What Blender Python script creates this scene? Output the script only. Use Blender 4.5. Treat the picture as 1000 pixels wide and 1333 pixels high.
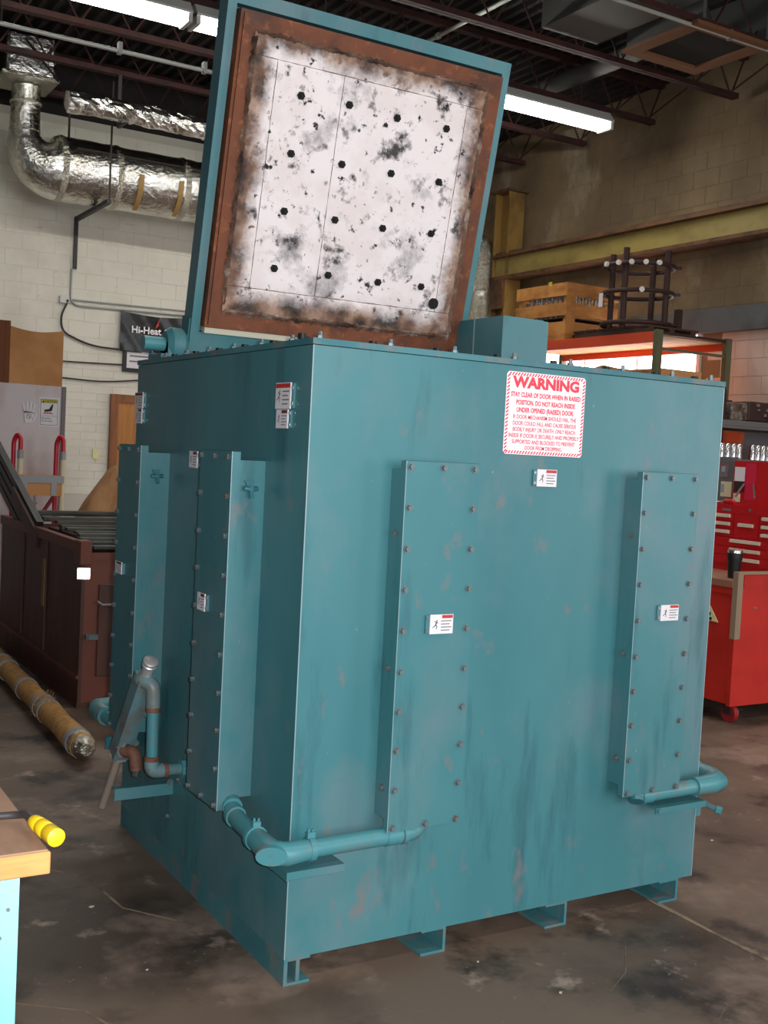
import bpy, math, random
from mathutils import Vector, Matrix
random.seed(7)
for o in list(bpy.data.objects): bpy.data.objects.remove(o, do_unlink=True)
S = bpy.context.scene
COL = S.collection
R = math.radians

# ------------------------------------------------------------------ camera
F_PX = 1458.72
CAM = Vector((-1.442, -2.844, 1.569))
RX = Vector((0.85845, -0.51027, 0.05180)); RD = Vector((0.01693, -0.07276, -0.99721)); RF = Vector((0.51261, 0.85693, -0.05382))
cd = bpy.data.cameras.new('camera'); cam = bpy.data.objects.new('camera', cd); COL.objects.link(cam)
cd.sensor_fit = 'HORIZONTAL'; cd.sensor_width = 36.0; cd.lens = F_PX / 1000.0 * 36.0
cd.clip_start = 0.05; cd.clip_end = 100
up = -RD; bk = -RF
cam.matrix_world = Matrix(((RX.x, up.x, bk.x, CAM.x), (RX.y, up.y, bk.y, CAM.y), (RX.z, up.z, bk.z, CAM.z), (0, 0, 0, 1)))
S.camera = cam
# ------------------------------------------------------------------ light
S.view_settings.view_transform = 'Standard'; S.view_settings.look = 'None'
S.view_settings.gamma = 1.0; S.view_settings.use_curve_mapping = False
S.view_settings.exposure = 0.0
w = bpy.data.worlds.new('world'); S.world = w; w.use_nodes = True
w.node_tree.nodes['Background'].inputs[0].default_value = (0.80, 0.86, 1.0, 1)
w.node_tree.nodes['Background'].inputs[1].default_value = 0.05

def area(name, loc, target, sx, sy, power, col=(1, 1, 1)):
    l = bpy.data.lights.new(name, 'AREA'); l.shape = 'RECTANGLE'; l.size = sx; l.size_y = sy; l.energy = power; l.color = col
    o = bpy.data.objects.new(name, l); COL.objects.link(o); o.location = loc
    o.rotation_euler = (Vector(target) - Vector(loc)).to_track_quat('-Z', 'Y').to_euler()
    return o
# daylight through the open roll-up door behind the photographer
area('door_daylight', (1.2, -9.0, 2.4), (1.2, 3.0, 1.6), 5.0, 4.2, 400, (0.95, 0.97, 1.0))
# daylight added at the right for gloss on the oven front; no opening seen
area('added_side_daylight', (8.2, -5.0, 2.4), (1.5, 0.5, 1.4), 4.5, 3.6, 290, (0.95, 0.97, 1.0))
# overhead fill added out of view, laid out like rows of ceiling tubes
for i, yy in enumerate((2.4, -2.6)):
    area('added_overhead_fill', (4.2, yy, 5.4), (4.2, yy, 0), 8.0, 0.25, 110, (1.0, 0.95, 0.88))
# the camera's built-in flash
fl = bpy.data.lights.new('camera_flash', 'SPOT'); fl.energy = 350; fl.shadow_soft_size = 0.02; fl.spot_size = R(75); fl.spot_blend = 0.6
flo = bpy.data.objects.new('camera_flash', fl); COL.objects.link(flo)
flo.location = CAM + RX * 0.05 + up * 0.03
flo.rotation_euler = RF.to_track_quat('-Z', 'Y').to_euler()

# ------------------------------------------------------------------ materials
def lin(c):
    out = []
    for v in c[:3]:
        v = v / 255.0
        out.append(v / 12.92 if v <= 0.04045 else ((v + 0.055) / 1.055) ** 2.4)
    return (*out, 1)
MATS = {}
def mat(name, col, rough=0.6, metal=0.0, layers=(), bump=None, emit=None, spec=None, rnd=0.0):
    """layers: (colour, scale xyz, lo, hi, detail) mixed over the base by object-space noise"""
    m = bpy.data.materials.new(name); m.use_nodes = True
    nt = m.node_tree; N = nt.nodes; L = nt.links; b = N['Principled BSDF']
    b.inputs['Roughness'].default_value = rough; b.inputs['Metallic'].default_value = metal
    if spec is not None: b.inputs['Specular IOR Level'].default_value = spec
    b.inputs['Base Color'].default_value = lin(col)
    geo = None; cur = None
    if layers or bump:
        geo = N.new('ShaderNodeNewGeometry')
    def noise(scale, detail, off=0.0):
        mp = N.new('ShaderNodeMapping'); mp.inputs['Scale'].default_value = scale; mp.inputs['Location'].default_value = (off, off * .7, off * 1.3)
        L.new(geo.outputs['Position'], mp.inputs['Vector'])
        n = N.new('ShaderNodeTexNoise'); n.inputs['Scale'].default_value = 1.0; n.inputs['Detail'].default_value = detail
        n.inputs['Roughness'].default_value = 0.62
        L.new(mp.outputs[0], n.inputs['Vector'])
        return n.outputs['Fac']
    for i, (c2, sc, lo, hi, det) in enumerate(layers):
        f = noise(sc, det, 3.7 * i + 1)
        mr = N.new('ShaderNodeMapRange'); mr.inputs[1].default_value = lo; mr.inputs[2].default_value = hi
        L.new(f, mr.inputs[0])
        mx = N.new('ShaderNodeMix'); mx.data_type = 'RGBA'
        L.new(mr.outputs[0], mx.inputs[0])
        if cur is None: mx.inputs[6].default_value = lin(col)
        else: L.new(cur, mx.inputs[6])
        mx.inputs[7].default_value = lin(c2)
        cur = mx.outputs[2]
    if rnd:
        oi = N.new('ShaderNodeObjectInfo'); hs = N.new('ShaderNodeHueSaturation')
        mr = N.new('ShaderNodeMapRange'); mr.inputs[3].default_value = 1 - rnd; mr.inputs[4].default_value = 1 + rnd
        L.new(oi.outputs['Random'], mr.inputs[0]); L.new(mr.outputs[0], hs.inputs['Value'])
        if cur is None: hs.inputs['Color'].default_value = lin(col)
        else: L.new(cur, hs.inputs['Color'])
        cur = hs.outputs[0]
    if cur is not None: L.new(cur, b.inputs['Base Color'])
    if bump:
        sc, strength, dist = bump
        f = noise(sc, 4, 11)
        bn = N.new('ShaderNodeBump'); bn.inputs['Strength'].default_value = strength; bn.inputs['Distance'].default_value = dist
        L.new(f, bn.inputs['Height']); L.new(bn.outputs[0], b.inputs['Normal'])
    if emit:
        b.inputs['Emission Color'].default_value = (*emit[0], 1); b.inputs['Emission Strength'].default_value = emit[1]
    MATS[name] = m
    return m
TEAL = (67, 124, 131)
mat('teal', TEAL, 0.40, layers=[((52, 112, 120), (1.2, 1.2, .5), .38, .66, 4), ((112, 128, 134), (1.6, 1.6, 1.1), .50, .80, 6), ((36, 84, 94), (7, 7, 1.1), .57, .78, 6), ((122, 112, 112), (9, 9, 5), .62, .78, 7), ((150, 150, 150), (40, 40, 25), .72, .78, 3)], bump=((60, 60, 60), .05, .002))
mat('teal_dirty', TEAL, 0.5, layers=[((48, 106, 116), (2, 2, 1), .40, .66, 4), ((120, 112, 108), (11, 11, 7), .50, .72, 6)])
mat('teal_pipe', (72, 136, 144), 0.38, layers=[((112, 118, 118), (14, 14, 14), .50, .72, 5), ((122, 90, 70), (22, 22, 22), .64, .80, 4)])
mat('teal_dark', (44, 104, 114), 0.45)
mat('edge_bare', (150, 174, 180), 0.35, .2)
mat('grime_line', (46, 58, 60), 0.7)
mat('bolt', (106, 124, 128), 0.42, .4, layers=[((120, 92, 78), (60, 60, 60), .52, .7, 3)])
mat('steel', (176, 178, 178), 0.28, .9)
mat('bright_alloy', (214, 212, 212), 0.38, .6)
mat('rod_tan', (186, 170, 156), 0.4, .3)
mat('chrome', (222, 222, 226), 0.24, 1.0)
mat('rust', (118, 66, 40), 0.75, layers=[((88, 52, 36), (7, 7, 7), .44, .66, 5), ((158, 98, 62), (18, 18, 18), .56, .75, 4), ((70, 58, 52), (3, 3, 3), .58, .72, 5)], bump=((50, 50, 50), .25, .004))
mat('pipe_worn', (104, 138, 144), 0.45, layers=[((112, 112, 108), (9, 9, 9), .46, .66, 5), ((124, 84, 62), (16, 16, 16), .60, .74, 5)])
mat('pipe_rust', (120, 82, 66), 0.7, layers=[((96, 60, 46), (30, 30, 30), .45, .65, 4)])
mat('ceramic', (244, 234, 234), 0.9, layers=[((236, 224, 222), (5, 5, 5), .45, .6, 4), ((136, 130, 132), (5.5, 5.5, 5.5), .545, .72, 10), ((72, 68, 70), (11, 11, 11), .56, .66, 10), ((34, 32, 34), (26, 26, 26), .60, .665, 9)], bump=((26, 26, 26), .35, .01))
mat('scorched', (120, 92, 76), 0.95, layers=[((186, 164, 150), (9, 9, 9), .52, .66, 7), ((52, 38, 32), (6, 6, 6), .46, .62, 6), ((120, 80, 56), (15, 15, 15), .56, .72, 5)], bump=((30, 30, 30), .6, .015))
def burn_edges(m):
    # insulation board: burnt brown towards its frame (a lasting stain of the board itself)
    nt = m.node_tree; N = nt.nodes; L = nt.links; b = N['Principled BSDF']; src = b.inputs['Base Color'].links[0].from_socket
    g = N.new('ShaderNodeNewGeometry'); sp = N.new('ShaderNodeSeparateXYZ'); L.new(g.outputs['Position'], sp.inputs[0])
    def mth(op, a, c):
        n = N.new('ShaderNodeMath'); n.operation = op
        for k, v in enumerate((a, c)):
            if v is None: continue
            if isinstance(v, (int, float)): n.inputs[k].default_value = v
            else: L.new(v, n.inputs[k])
        return n.outputs[0]
    du = mth('SUBTRACT', .545, mth('ABSOLUTE', mth('SUBTRACT', sp.outputs[0], .792), None))
    dv = mth('SUBTRACT', .530, mth('ABSOLUTE', mth('SUBTRACT', sp.outputs[2], 2.612), None))
    d = mth('MINIMUM', du, dv)
    nz = N.new('ShaderNodeTexNoise'); nz.inputs['Scale'].default_value = 7.0; nz.inputs['Detail'].default_value = 9; nz.inputs['Roughness'].default_value = .7
    L.new(g.outputs['Position'], nz.inputs['Vector'])
    e = mth('ADD', d, mth('MULTIPLY', mth('SUBTRACT', nz.outputs['Fac'], .5), .17))
    rp = N.new('ShaderNodeValToRGB'); L.new(e, rp.inputs[0]); cr_ = rp.color_ramp
    cr_.elements[0].position = .0; cr_.elements[0].color = (1, 1, 1, 1); cr_.elements[1].position = .105; cr_.elements[1].color = (0, 0, 0, 1)
    k = cr_.elements.new(.045); k.color = (.95, .95, .95, 1)
    n2 = N.new('ShaderNodeTexNoise'); n2.inputs['Scale'].default_value = 11; n2.inputs['Detail'].default_value = 8; L.new(g.outputs['Position'], n2.inputs['Vector'])
    r2 = N.new('ShaderNodeValToRGB'); L.new(n2.outputs['Fac'], r2.inputs[0])
    r2.color_ramp.elements[0].position = .38; r2.color_ramp.elements[0].color = lin((44, 34, 30)); r2.color_ramp.elements[1].position = .66; r2.color_ramp.elements[1].color = lin((164, 134, 114))
    k = r2.color_ramp.elements.new(.5); k.color = lin((112, 80, 62))
    mx = N.new('ShaderNodeMix'); mx.data_type = 'RGBA'; L.new(rp.outputs[0], mx.inputs[0]); L.new(src, mx.inputs[6]); L.new(r2.outputs[0], mx.inputs[7])
    L.new(mx.outputs[2], b.inputs['Base Color'])
burn_edges(MATS['ceramic'])
mat('soot', (30, 28, 28), 0.95)
mat('gasket', (196, 192, 172), 0.8)
mat('sign_white', (250, 240, 246), 0.45)
mat('sign_red', (226, 58, 78), 0.5)
mat('tag_white', (226, 222, 226), 0.5)
mat('tag_red', (190, 52, 44), 0.5)
mat('tag_maroon', (112, 52, 52), 0.5)
mat('ink', (26, 26, 30), 0.6)
mat('ink_grey', (112, 112, 116), 0.6)
mat('caution_yellow', (196, 190, 60), 0.5)
mat('concrete', (116, 98, 84), 0.5, layers=[((74, 61, 52), (.8, .8, .8), .42, .60, 8), ((156, 134, 120), (1.7, 1.7, 1.7), .53, .70, 8), ((42, 35, 31), (2.6, 2.6, 2.6), .53, .66, 8), ((168, 148, 134), (5.5, 5.5, 5.5), .62, .74, 9), ((146, 128, 110), (60, 60, 60), .70, .78, 2)], bump=((9, 9, 9), .12, .006))
mat('joint_dust', (150, 130, 108), 0.9, layers=[((100, 84, 68), (8, 8, 8), .45, .65, 5)])
mat('debris', (200, 190, 174), 0.8)
mat('block_paint', (226, 222, 208), 0.75, layers=[((214, 208, 192), (1.5, 1.5, 1.5), .45, .66, 5), ((190, 172, 140), (4, 4, 14), .69, .76, 4)], bump=((40, 40, 40), .2, .004), rnd=.012)
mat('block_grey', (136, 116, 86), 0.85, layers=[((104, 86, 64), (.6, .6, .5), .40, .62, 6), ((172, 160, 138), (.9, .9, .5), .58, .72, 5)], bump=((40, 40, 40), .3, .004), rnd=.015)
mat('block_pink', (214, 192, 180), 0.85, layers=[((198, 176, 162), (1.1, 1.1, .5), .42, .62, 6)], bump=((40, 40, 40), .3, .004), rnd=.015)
mat('mortar', (204, 198, 184), 0.9)
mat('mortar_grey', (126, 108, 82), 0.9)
mat('deck', (34, 29, 26), 0.85, layers=[((20, 17, 16), (2, 2, 2), .45, .65, 4)])
mat('joist', (64, 28, 22), 0.7, layers=[((42, 21, 18), (5, 5, 5), .45, .65, 4)])
mat('duct_grey', (86, 86, 82), 0.6)
mat('hatch_frame', (124, 82, 52), 0.7)
mat('hatch_dark', (26, 23, 20), 0.9)
mat('foil', (236, 236, 232), 0.24, 1.0, layers=[((206, 202, 190), (4, 4, 4), .45, .65, 4)], bump=((15, 15, 15), .8, .025))
mat('foil_crinkle', (210, 206, 190), 0.24, 1.0, bump=((26, 26, 26), 1.0, .035))
mat('tape', (166, 132, 76), 0.6)
mat('runway', (158, 140, 76), 0.6, layers=[((132, 110, 60), (1.5, 1.5, 3), .45, .68, 5)])
mat('runway_rust', (112, 76, 46), 0.75, layers=[((70, 48, 34), (5, 5, 5), .45, .65, 5)])
mat('column_yellow', (150, 116, 56), 0.65, layers=[((110, 84, 44), (3, 3, 2), .45, .65, 5)])
mat('lintel', (96, 98, 98), 0.7, layers=[((74, 76, 76), (2, 2, 2), .45, .65, 5)])
mat('daylight_pane', (255, 255, 255), 0.3, emit=((1.0, 0.98, 1.0), 7.0))
mat('tube_lamp', (255, 255, 255), 0.3, emit=((1.0, 0.98, 0.92), 26.0))
mat('white_enamel', (206, 206, 200), 0.5)
mat('conduit', (188, 190, 182), 0.4, .3)
mat('galv', (150, 152, 150), 0.4, .7)
mat('hanger', (66, 60, 54), 0.6, .3)
mat('black', (22, 21, 22), 0.5)
mat('black_gloss', (14, 14, 15), 0.25)
mat('rubber', (40, 38, 38), 0.6)
mat('cable', (58, 54, 56), 0.5)
mat('door_wood', (190, 128, 56), 0.5, layers=[((166, 106, 44), (12, 12, 1), .42, .66, 5)])
mat('door_frame', (146, 88, 44), 0.55, layers=[((120, 70, 34), (14, 14, 1.5), .42, .66, 5)])
mat('cardboard', (204, 150, 98), 0.85, layers=[((186, 130, 80), (3, 3, 3), .42, .66, 4)])
mat('cardboard_dark', (118, 70, 42), 0.85)
mat('kraft', (176, 132, 92), 0.85, layers=[((140, 98, 64), (6, 6, 2), .42, .66, 5)])
mat('kraft_tube', (196, 148, 84), 0.8, layers=[((164, 118, 62), (18, 18, 18), .45, .65, 4)])
mat('duct_tape', (158, 158, 160), 0.45, .1)
mat('cabinet_grey', (212, 202, 203), 0.55, layers=[((186, 166, 158), (2.2, 2.2, 1.2), .50, .70, 5)])
mat('truck_red', (196, 26, 48), 0.35)
mat('truck_dark_red', (128, 24, 34), 0.45)
mat('cream_tube', (222, 208, 174), 0.5)
mat('bin_brown', (88, 52, 42), 0.55, layers=[((66, 40, 34), (8, 8, .8), .42, .66, 5), ((104, 62, 48), (3, 3, 3), .6, .75, 4)])
mat('bin_rim', (112, 60, 44), 0.55)
mat('strip_steel', (88, 90, 84), 0.45, .5, layers=[((54, 56, 52), (3, 30, 30), .42, .66, 4)])
mat('reflector', (250, 244, 246), 0.16, 1.0)
mat('plank', (196, 150, 96), 0.8, layers=[((164, 116, 68), (2, 14, 14), .42, .66, 4)], rnd=.12)
mat('crate_wood', (190, 132, 68), 0.8, layers=[((158, 100, 46), (4, 4, 9), .42, .66, 5), ((110, 84, 62), (3, 3, 3), .6, .75, 4)], rnd=.1)
mat('rack_orange', (206, 70, 34), 0.5)
mat('rack_green', (92, 92, 66), 0.55)
mat('dark_iron', (62, 40, 36), 0.65, .3)
mat('porcelain', (220, 216, 208), 0.35)
mat('dark_wood', (66, 44, 34), 0.8, rnd=.1)
mat('chest_red', (188, 20, 26), 0.35)
mat('cart_red', (196, 40, 28), 0.5, layers=[((176, 30, 24), (2, 2, 2), .45, .65, 4)])
mat('drawer_pull', (214, 204, 184), 0.45)
mat('bench_brown', (146, 100, 78), 0.6)
mat('edge_tan', (150, 126, 104), 0.6)
mat('shelf_grey', (104, 102, 102), 0.5)
mat('panel_grey', (120, 112, 116), 0.6)
mat('rusty_mix', (116, 104, 92), 0.7, layers=[((74, 52, 44), (11, 11, 11), .45, .6, 5), ((150, 146, 134), (17, 17, 17), .56, .7, 5)])
mat('orange_box', (196, 92, 44), 0.8, layers=[((160, 62, 34), (5, 5, 5), .45, .65, 4)])
mat('dark_box', (92, 40, 34), 0.8)
mat('photo_grey', (150, 166, 174), 0.5)
mat('pink_red', (206, 36, 70), 0.3)
mat('yellow_paper', (224, 216, 160), 0.8)
mat('bench_top', (150, 118, 96), 0.7, layers=[((120, 88, 70), (9, 4, 9), .42, .66, 6), ((92, 74, 64), (3, 3, 3), .62, .75, 5)])
mat('bench_edge', (214, 146, 84), 0.7, layers=[((184, 112, 64), (3, 3, 40), .45, .66, 5)])
mat('bench_cyan', (146, 216, 226), 0.5)
mat('plug_yellow', (246, 206, 28), 0.45)
mat('caster_red', (150, 30, 34), 0.5)
mat('caster_cream', (196, 186, 150), 0.6)
mat('wood_dark_top', (70, 56, 48), 0.7)

# ------------------------------------------------------------------ geometry helpers
WLOC = {}
class MB:
    def __init__(s): s.v = []; s.f = []; s.m = []; s.cur = 0
    def mat(s, i): s.cur = i; return s
    def add(s, vs, fs):
        k = len(s.v); s.v += [tuple(p) for p in vs]
        for q in fs: s.f.append(tuple(i + k for i in q)); s.m.append(s.cur)
        return s
    def box(s, x0, x1, y0, y1, z0, z1):
        return s.add([(x0, y0, z0), (x1, y0, z0), (x1, y1, z0), (x0, y1, z0), (x0, y0, z1), (x1, y0, z1), (x1, y1, z1), (x0, y1, z1)],
                     [(0, 3, 2, 1), (4, 5, 6, 7), (0, 1, 5, 4), (1, 2, 6, 5), (2, 3, 7, 6), (3, 0, 4, 7)])
    def cham(s, x0, x1, y0, y1, z0, z1, c):
        """box with chamfered edges all round"""
        X = (x0, x1); Y = (y0, y1); Z = (z0, z1); vs = []; ix = {}
        for i in (0, 1):
            for j in (0, 1):
                for k in (0, 1):
                    sx = c if i == 0 else -c; sy = c if j == 0 else -c; sz = c if k == 0 else -c
                    ix[i, j, k, 0] = len(vs); vs.append((X[i], Y[j] + sy, Z[k] + sz))
                    ix[i, j, k, 1] = len(vs); vs.append((X[i] + sx, Y[j], Z[k] + sz))
                    ix[i, j, k, 2] = len(vs); vs.append((X[i] + sx, Y[j] + sy, Z[k]))
        fs = []
        for i in (0, 1):
            q = [ix[i, 0, 0, 0], ix[i, 1, 0, 0], ix[i, 1, 1, 0], ix[i, 0, 1, 0]]; fs.append(q if i else q[::-1])
            q = [ix[0, i, 0, 1], ix[1, i, 0, 1], ix[1, i, 1, 1], ix[0, i, 1, 1]]; fs.append(q[::-1] if i else q)
            q = [ix[0, 0, i, 2], ix[1, 0, i, 2], ix[1, 1, i, 2], ix[0, 1, i, 2]]; fs.append(q if i else q[::-1])
        for i in (0, 1):
            for j in (0, 1):
                q = [ix[i, j, 0, 0], ix[i, j, 1, 0], ix[i, j, 1, 1], ix[i, j, 0, 1]]; fs.append(q if i == j else q[::-1])
                q = [ix[i, 0, j, 0], ix[i, 0, j, 2], ix[i, 1, j, 2], ix[i, 1, j, 0]]; fs.append(q if i == j else q[::-1])
                q = [ix[0, i, j, 1], ix[1, i, j, 1], ix[1, i, j, 2], ix[0, i, j, 2]]; fs.append(q if i == j else q[::-1])
                for k in (0, 1):
                    q = [ix[i, j, k, 0], ix[i, j, k, 1], ix[i, j, k, 2]]; fs.append(q if (i + j + k) % 2 else q[::-1])
        return s.add(vs, fs)
    def cyl(s, a, b, r0, r1=None, n=12, caps=True):
        return s.tube([a, b], [r0, r0 if r1 is None else r1], n, caps)
    def tube(s, path, r, n=12, caps=True, flat=(1, 1)):
        P = [Vector(p) for p in path]; rr = r if isinstance(r, (list, tuple)) else [r] * len(P)
        T = []
        for i in range(len(P)):
            a = P[max(0, i - 1)]; b = P[min(len(P) - 1, i + 1)]; d = (b - a)
            if d.length < 1e-9: d = T[-1] if T else Vector((0, 0, 1))
            T.append(d.normalized())
        ref = Vector((0, 0, 1)) if abs(T[0].z) < .9 else Vector((1, 0, 0))
        u = (ref - T[0] * ref.dot(T[0])).normalized(); vs = []
        for i, p in enumerate(P):
            if i:
                u = (u - T[i] * u.dot(T[i])).normalized()
            v = T[i].cross(u)
            for k in range(n):
                a = 2 * math.pi * (k + .5) / n
                vs.append(p + (u * math.cos(a) * flat[0] + v * math.sin(a) * flat[1]) * rr[i])
        fs = []
        for i in range(len(P) - 1):
            for k in range(n):
                k2 = (k + 1) % n
                fs.append((i * n + k, i * n + k2, (i + 1) * n + k2, (i + 1) * n + k))
        if caps:
            fs.append(tuple(range(n))[::-1]); fs.append(tuple((len(P) - 1) * n + k for k in range(n)))
        return s.add(vs, fs)
    def prism(s, poly, axis, a, b):
        """poly of 2-D points extruded along axis 'x','y','z' from a to b"""
        def pt(p, t):
            return {'x': (t, p[0], p[1]), 'y': (p[0], t, p[1]), 'z': (p[0], p[1], t)}[axis]
        n = len(poly); vs = [pt(p, a) for p in poly] + [pt(p, b) for p in poly]
        fs = [tuple(range(n))[::-1], tuple(range(n, 2 * n))] + [(i, (i + 1) % n, n + (i + 1) % n, n + i) for i in range(n)]
        return s.add(vs, fs)
    def frame(s, o, u, v, n, U0, U1, V0, V1, N0, N1):
        """box in a local frame"""
        o, u, v, n = Vector(o), Vector(u), Vector(v), Vector(n)
        vs = [o + u * a + v * b + n * c for c in (N0, N1) for b in (V0, V1) for a in (U0, U1)]
        return s.add(vs, [(0, 2, 3, 1), (4, 5, 7, 6), (0, 1, 5, 4), (1, 3, 7, 5), (3, 2, 6, 7), (2, 0, 4, 6)])
    def build(s, name, mats, parent=None, at=None, smooth=False):
        xs = [p[0] for p in s.v]; ys = [p[1] for p in s.v]; zs = [p[2] for p in s.v]
        o = Vector(at) if at is not None else Vector(((min(xs) + max(xs)) / 2, (min(ys) + max(ys)) / 2, min(zs)))
        me = bpy.data.meshes.new(name)
        me.from_pydata([(p[0] - o.x, p[1] - o.y, p[2] - o.z) for p in s.v], [], s.f)
        if isinstance(mats, str): mats = [mats]
        for q in mats: me.materials.append(MATS[q])
        for i, p in enumerate(me.polygons):
            p.material_index = s.m[i]
            if smooth: p.use_smooth = True
        me.validate(); me.update()
        if smooth: smooth_angle(me)
        return link(name, me, parent, o)
def smooth_angle(me, ang=40):
    import bmesh
    bm = bmesh.new(); bm.from_mesh(me); bmesh.ops.recalc_face_normals(bm, faces=bm.faces)
    for e in bm.edges:
        if len(e.link_faces) == 2 and e.calc_face_angle(0) > R(ang): e.smooth = False
    bm.to_mesh(me); bm.free()
def link(name, me, parent, loc, rot=None):
    ob = bpy.data.objects.new(name, me); COL.objects.link(ob)
    loc = Vector(loc)
    if parent: ob.parent = parent; ob.location = loc - WLOC[parent.name]
    else: ob.location = loc
    if rot: ob.rotation_euler = rot
    WLOC[ob.name] = loc
    return ob
def empty(name, loc, label, cat, group=None):
    o = link(name, None, None, loc); o.empty_display_size = .1
    return tag(o, label, cat, group)
def tag(o, label=None, cat=None, group=None, kind=None):
    if label: o['label'] = label
    if cat: o['category'] = cat
    if group: o['group'] = group
    if kind: o['kind'] = kind
    return o
def text_part(name, body, size, m, parent, origin, u, v, width=None, bold=0.0, align='CENTER', lift=.0008):
    """flat lettering: origin is the anchor point; u right, v up"""
    c = bpy.data.curves.new('t', 'FONT'); c.body = body; c.size = size; c.align_x = align; c.align_y = 'CENTER'; c.offset = bold; c.resolution_u = 3
    o = bpy.data.objects.new('t', c); COL.objects.link(o)
    dg = bpy.context.evaluated_depsgraph_get(); me = bpy.data.meshes.new_from_object(o.evaluated_get(dg))
    bpy.data.objects.remove(o); bpy.data.curves.remove(c)
    xs = [p.co.x for p in me.vertices]; wd = max(xs) - min(xs); k = (width / wd) if width else 1.0
    u = Vector(u); v = Vector(v); n = u.cross(v)
    for p in me.vertices:
        q = u * (p.co.x * k) + v * p.co.y + n * lift; p.co = q
    me.name = name; me.materials.clear(); me.materials.append(MATS[m])
    return link(name, me, parent, origin)
def fillet(pts, r, seg=6):
    P = [Vector(p) for p in pts]; out = [P[0]]
    for i in range(1, len(P) - 1):
        a = (P[i - 1] - P[i]); b = (P[i + 1] - P[i]); k = min(r, a.length * .49, b.length * .49)
        A = P[i] + a.normalized() * k; B = P[i] + b.normalized() * k
        for j in range(seg + 1):
            t = j / seg; out.append(A * (1 - t) ** 2 + P[i] * 2 * t * (1 - t) + B * t * t)
    out.append(P[-1]); return out

# ================================================================== SETTING
XW, YB, ZD = 8.3, 11.5, 6.15
fl_ = MB().box(-6, XW, -9, YB, -.12, 0).build('floor', 'concrete'); tag(fl_, kind='structure')
j = MB()
pts = []
yy = -9.0
while yy < 11.4:
    wdt = .008 + random.random() * .006; pts.append((1.492 + random.uniform(-.006, .006), wdt, yy)); yy += .12
vs = []; fs = []
for i, (xx, wd, y) in enumerate(pts):
    vs += [(xx - wd, y, .0012), (xx + wd, y, .0012)]
    if i: fs.append((2 * i - 2, 2 * i - 1, 2 * i + 1, 2 * i))
j.add(vs, fs); jo = j.build('control_joint', 'joint_dust', fl_)
cr = MB()
for path, wd in (([(-.55, 1.35), (-.28, 1.02), (-.25, .72), (-.12, .55)], .005), ([(-.75, .25), (-.55, .10), (-.47, -.12)], .004), ([(.55, -1.25), (.8, -1.0), (1.0, -.72), (1.18, -.62)], .0025), ([(1.13, -.22), (1.0, -.36), (.86, -.44), (.7, -.5)], .0025)):
    vs = []; fs = []
    for i, (a, b) in enumerate(path):
        vs += [(a - wd, b, .0011), (a + wd, b + wd * .4, .0011)]
        if i: fs.append((2 * i - 2, 2 * i - 1, 2 * i + 1, 2 * i))
    cr.add(vs, fs)
cr.build('floor_scratch', 'joint_dust', fl_)
db = MB()
for i in range(70):
    x, y = random.uniform(-1.1, 2.6), random.uniform(-1.6, 1.6)
    if -.2 < x < 1.75 and -.05 < y < 1.7: continue
    k = random.uniform(.003, .008); db.prism([(x - k, y), (x, y - k), (x + k * 1.5, y + k * .3), (x, y + k)], 'z', .0005, .003)
tag(db.build('floor_debris', 'debris'), 'pale specks of grit scattered on the concrete floor', 'debris', kind='stuff')

# walls ---------------------------------------------------------------
def block_mesh(name, lx, ly, lz, m):
    b = MB().cham(-lx / 2, lx / 2, -ly / 2, ly / 2, 0, lz, .0025); o = b.build(name, m, None, (0, 0, 0)); me = o.data
    bpy.data.objects.remove(o); return me
wb = MB().box(-6, XW + .2, YB, YB + .2, 0, 5.52).build('wall_back', 'mortar'); tag(wb, kind='structure')
BH = block_mesh('block', .3965, .02, .1965, 'block_paint'); BQ = block_mesh('block', .3965, .02, .0965, 'block_paint')
DX0, DX1 = 2.92, 3.96
def in_door(x0, x1, z): return z < 2.12 and x1 > DX0 - .02 and x0 < DX1 + .02
for r in range(15):
    z = 2.42 + r * .2
    for c in range(9):
        x = .95 + c * .4 + (.2 if r % 2 else 0)
        link('block', BH, wb, (x, YB + .006, z + .002))
for r in range(16):
    z = .82 + r * .1
    for c in range(9):
        x = .95 + c * .4 + (.2 if r % 2 else 0)
        if z < 2.1 and x + .2 > DX0 - .005:
            if x - .2 < DX0 - .03: MB().cham(x - .198, DX0 - .006, YB - .004, YB + .008, z + .002, z + .0985, .0025).build('block', 'block_paint', wb)
            continue
        link('block', BQ, wb, (x, YB + .006, z + .002))
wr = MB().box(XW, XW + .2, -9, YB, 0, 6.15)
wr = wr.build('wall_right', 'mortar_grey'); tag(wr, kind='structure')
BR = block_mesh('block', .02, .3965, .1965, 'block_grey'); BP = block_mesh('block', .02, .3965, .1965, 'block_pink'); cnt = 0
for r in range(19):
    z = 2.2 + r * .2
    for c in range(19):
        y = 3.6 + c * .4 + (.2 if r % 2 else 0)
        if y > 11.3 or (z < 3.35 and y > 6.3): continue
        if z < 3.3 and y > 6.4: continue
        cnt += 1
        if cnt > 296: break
        link('block', BR if z > 3.1 else BP, wr, (XW + .006, y, z + .002))
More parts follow.
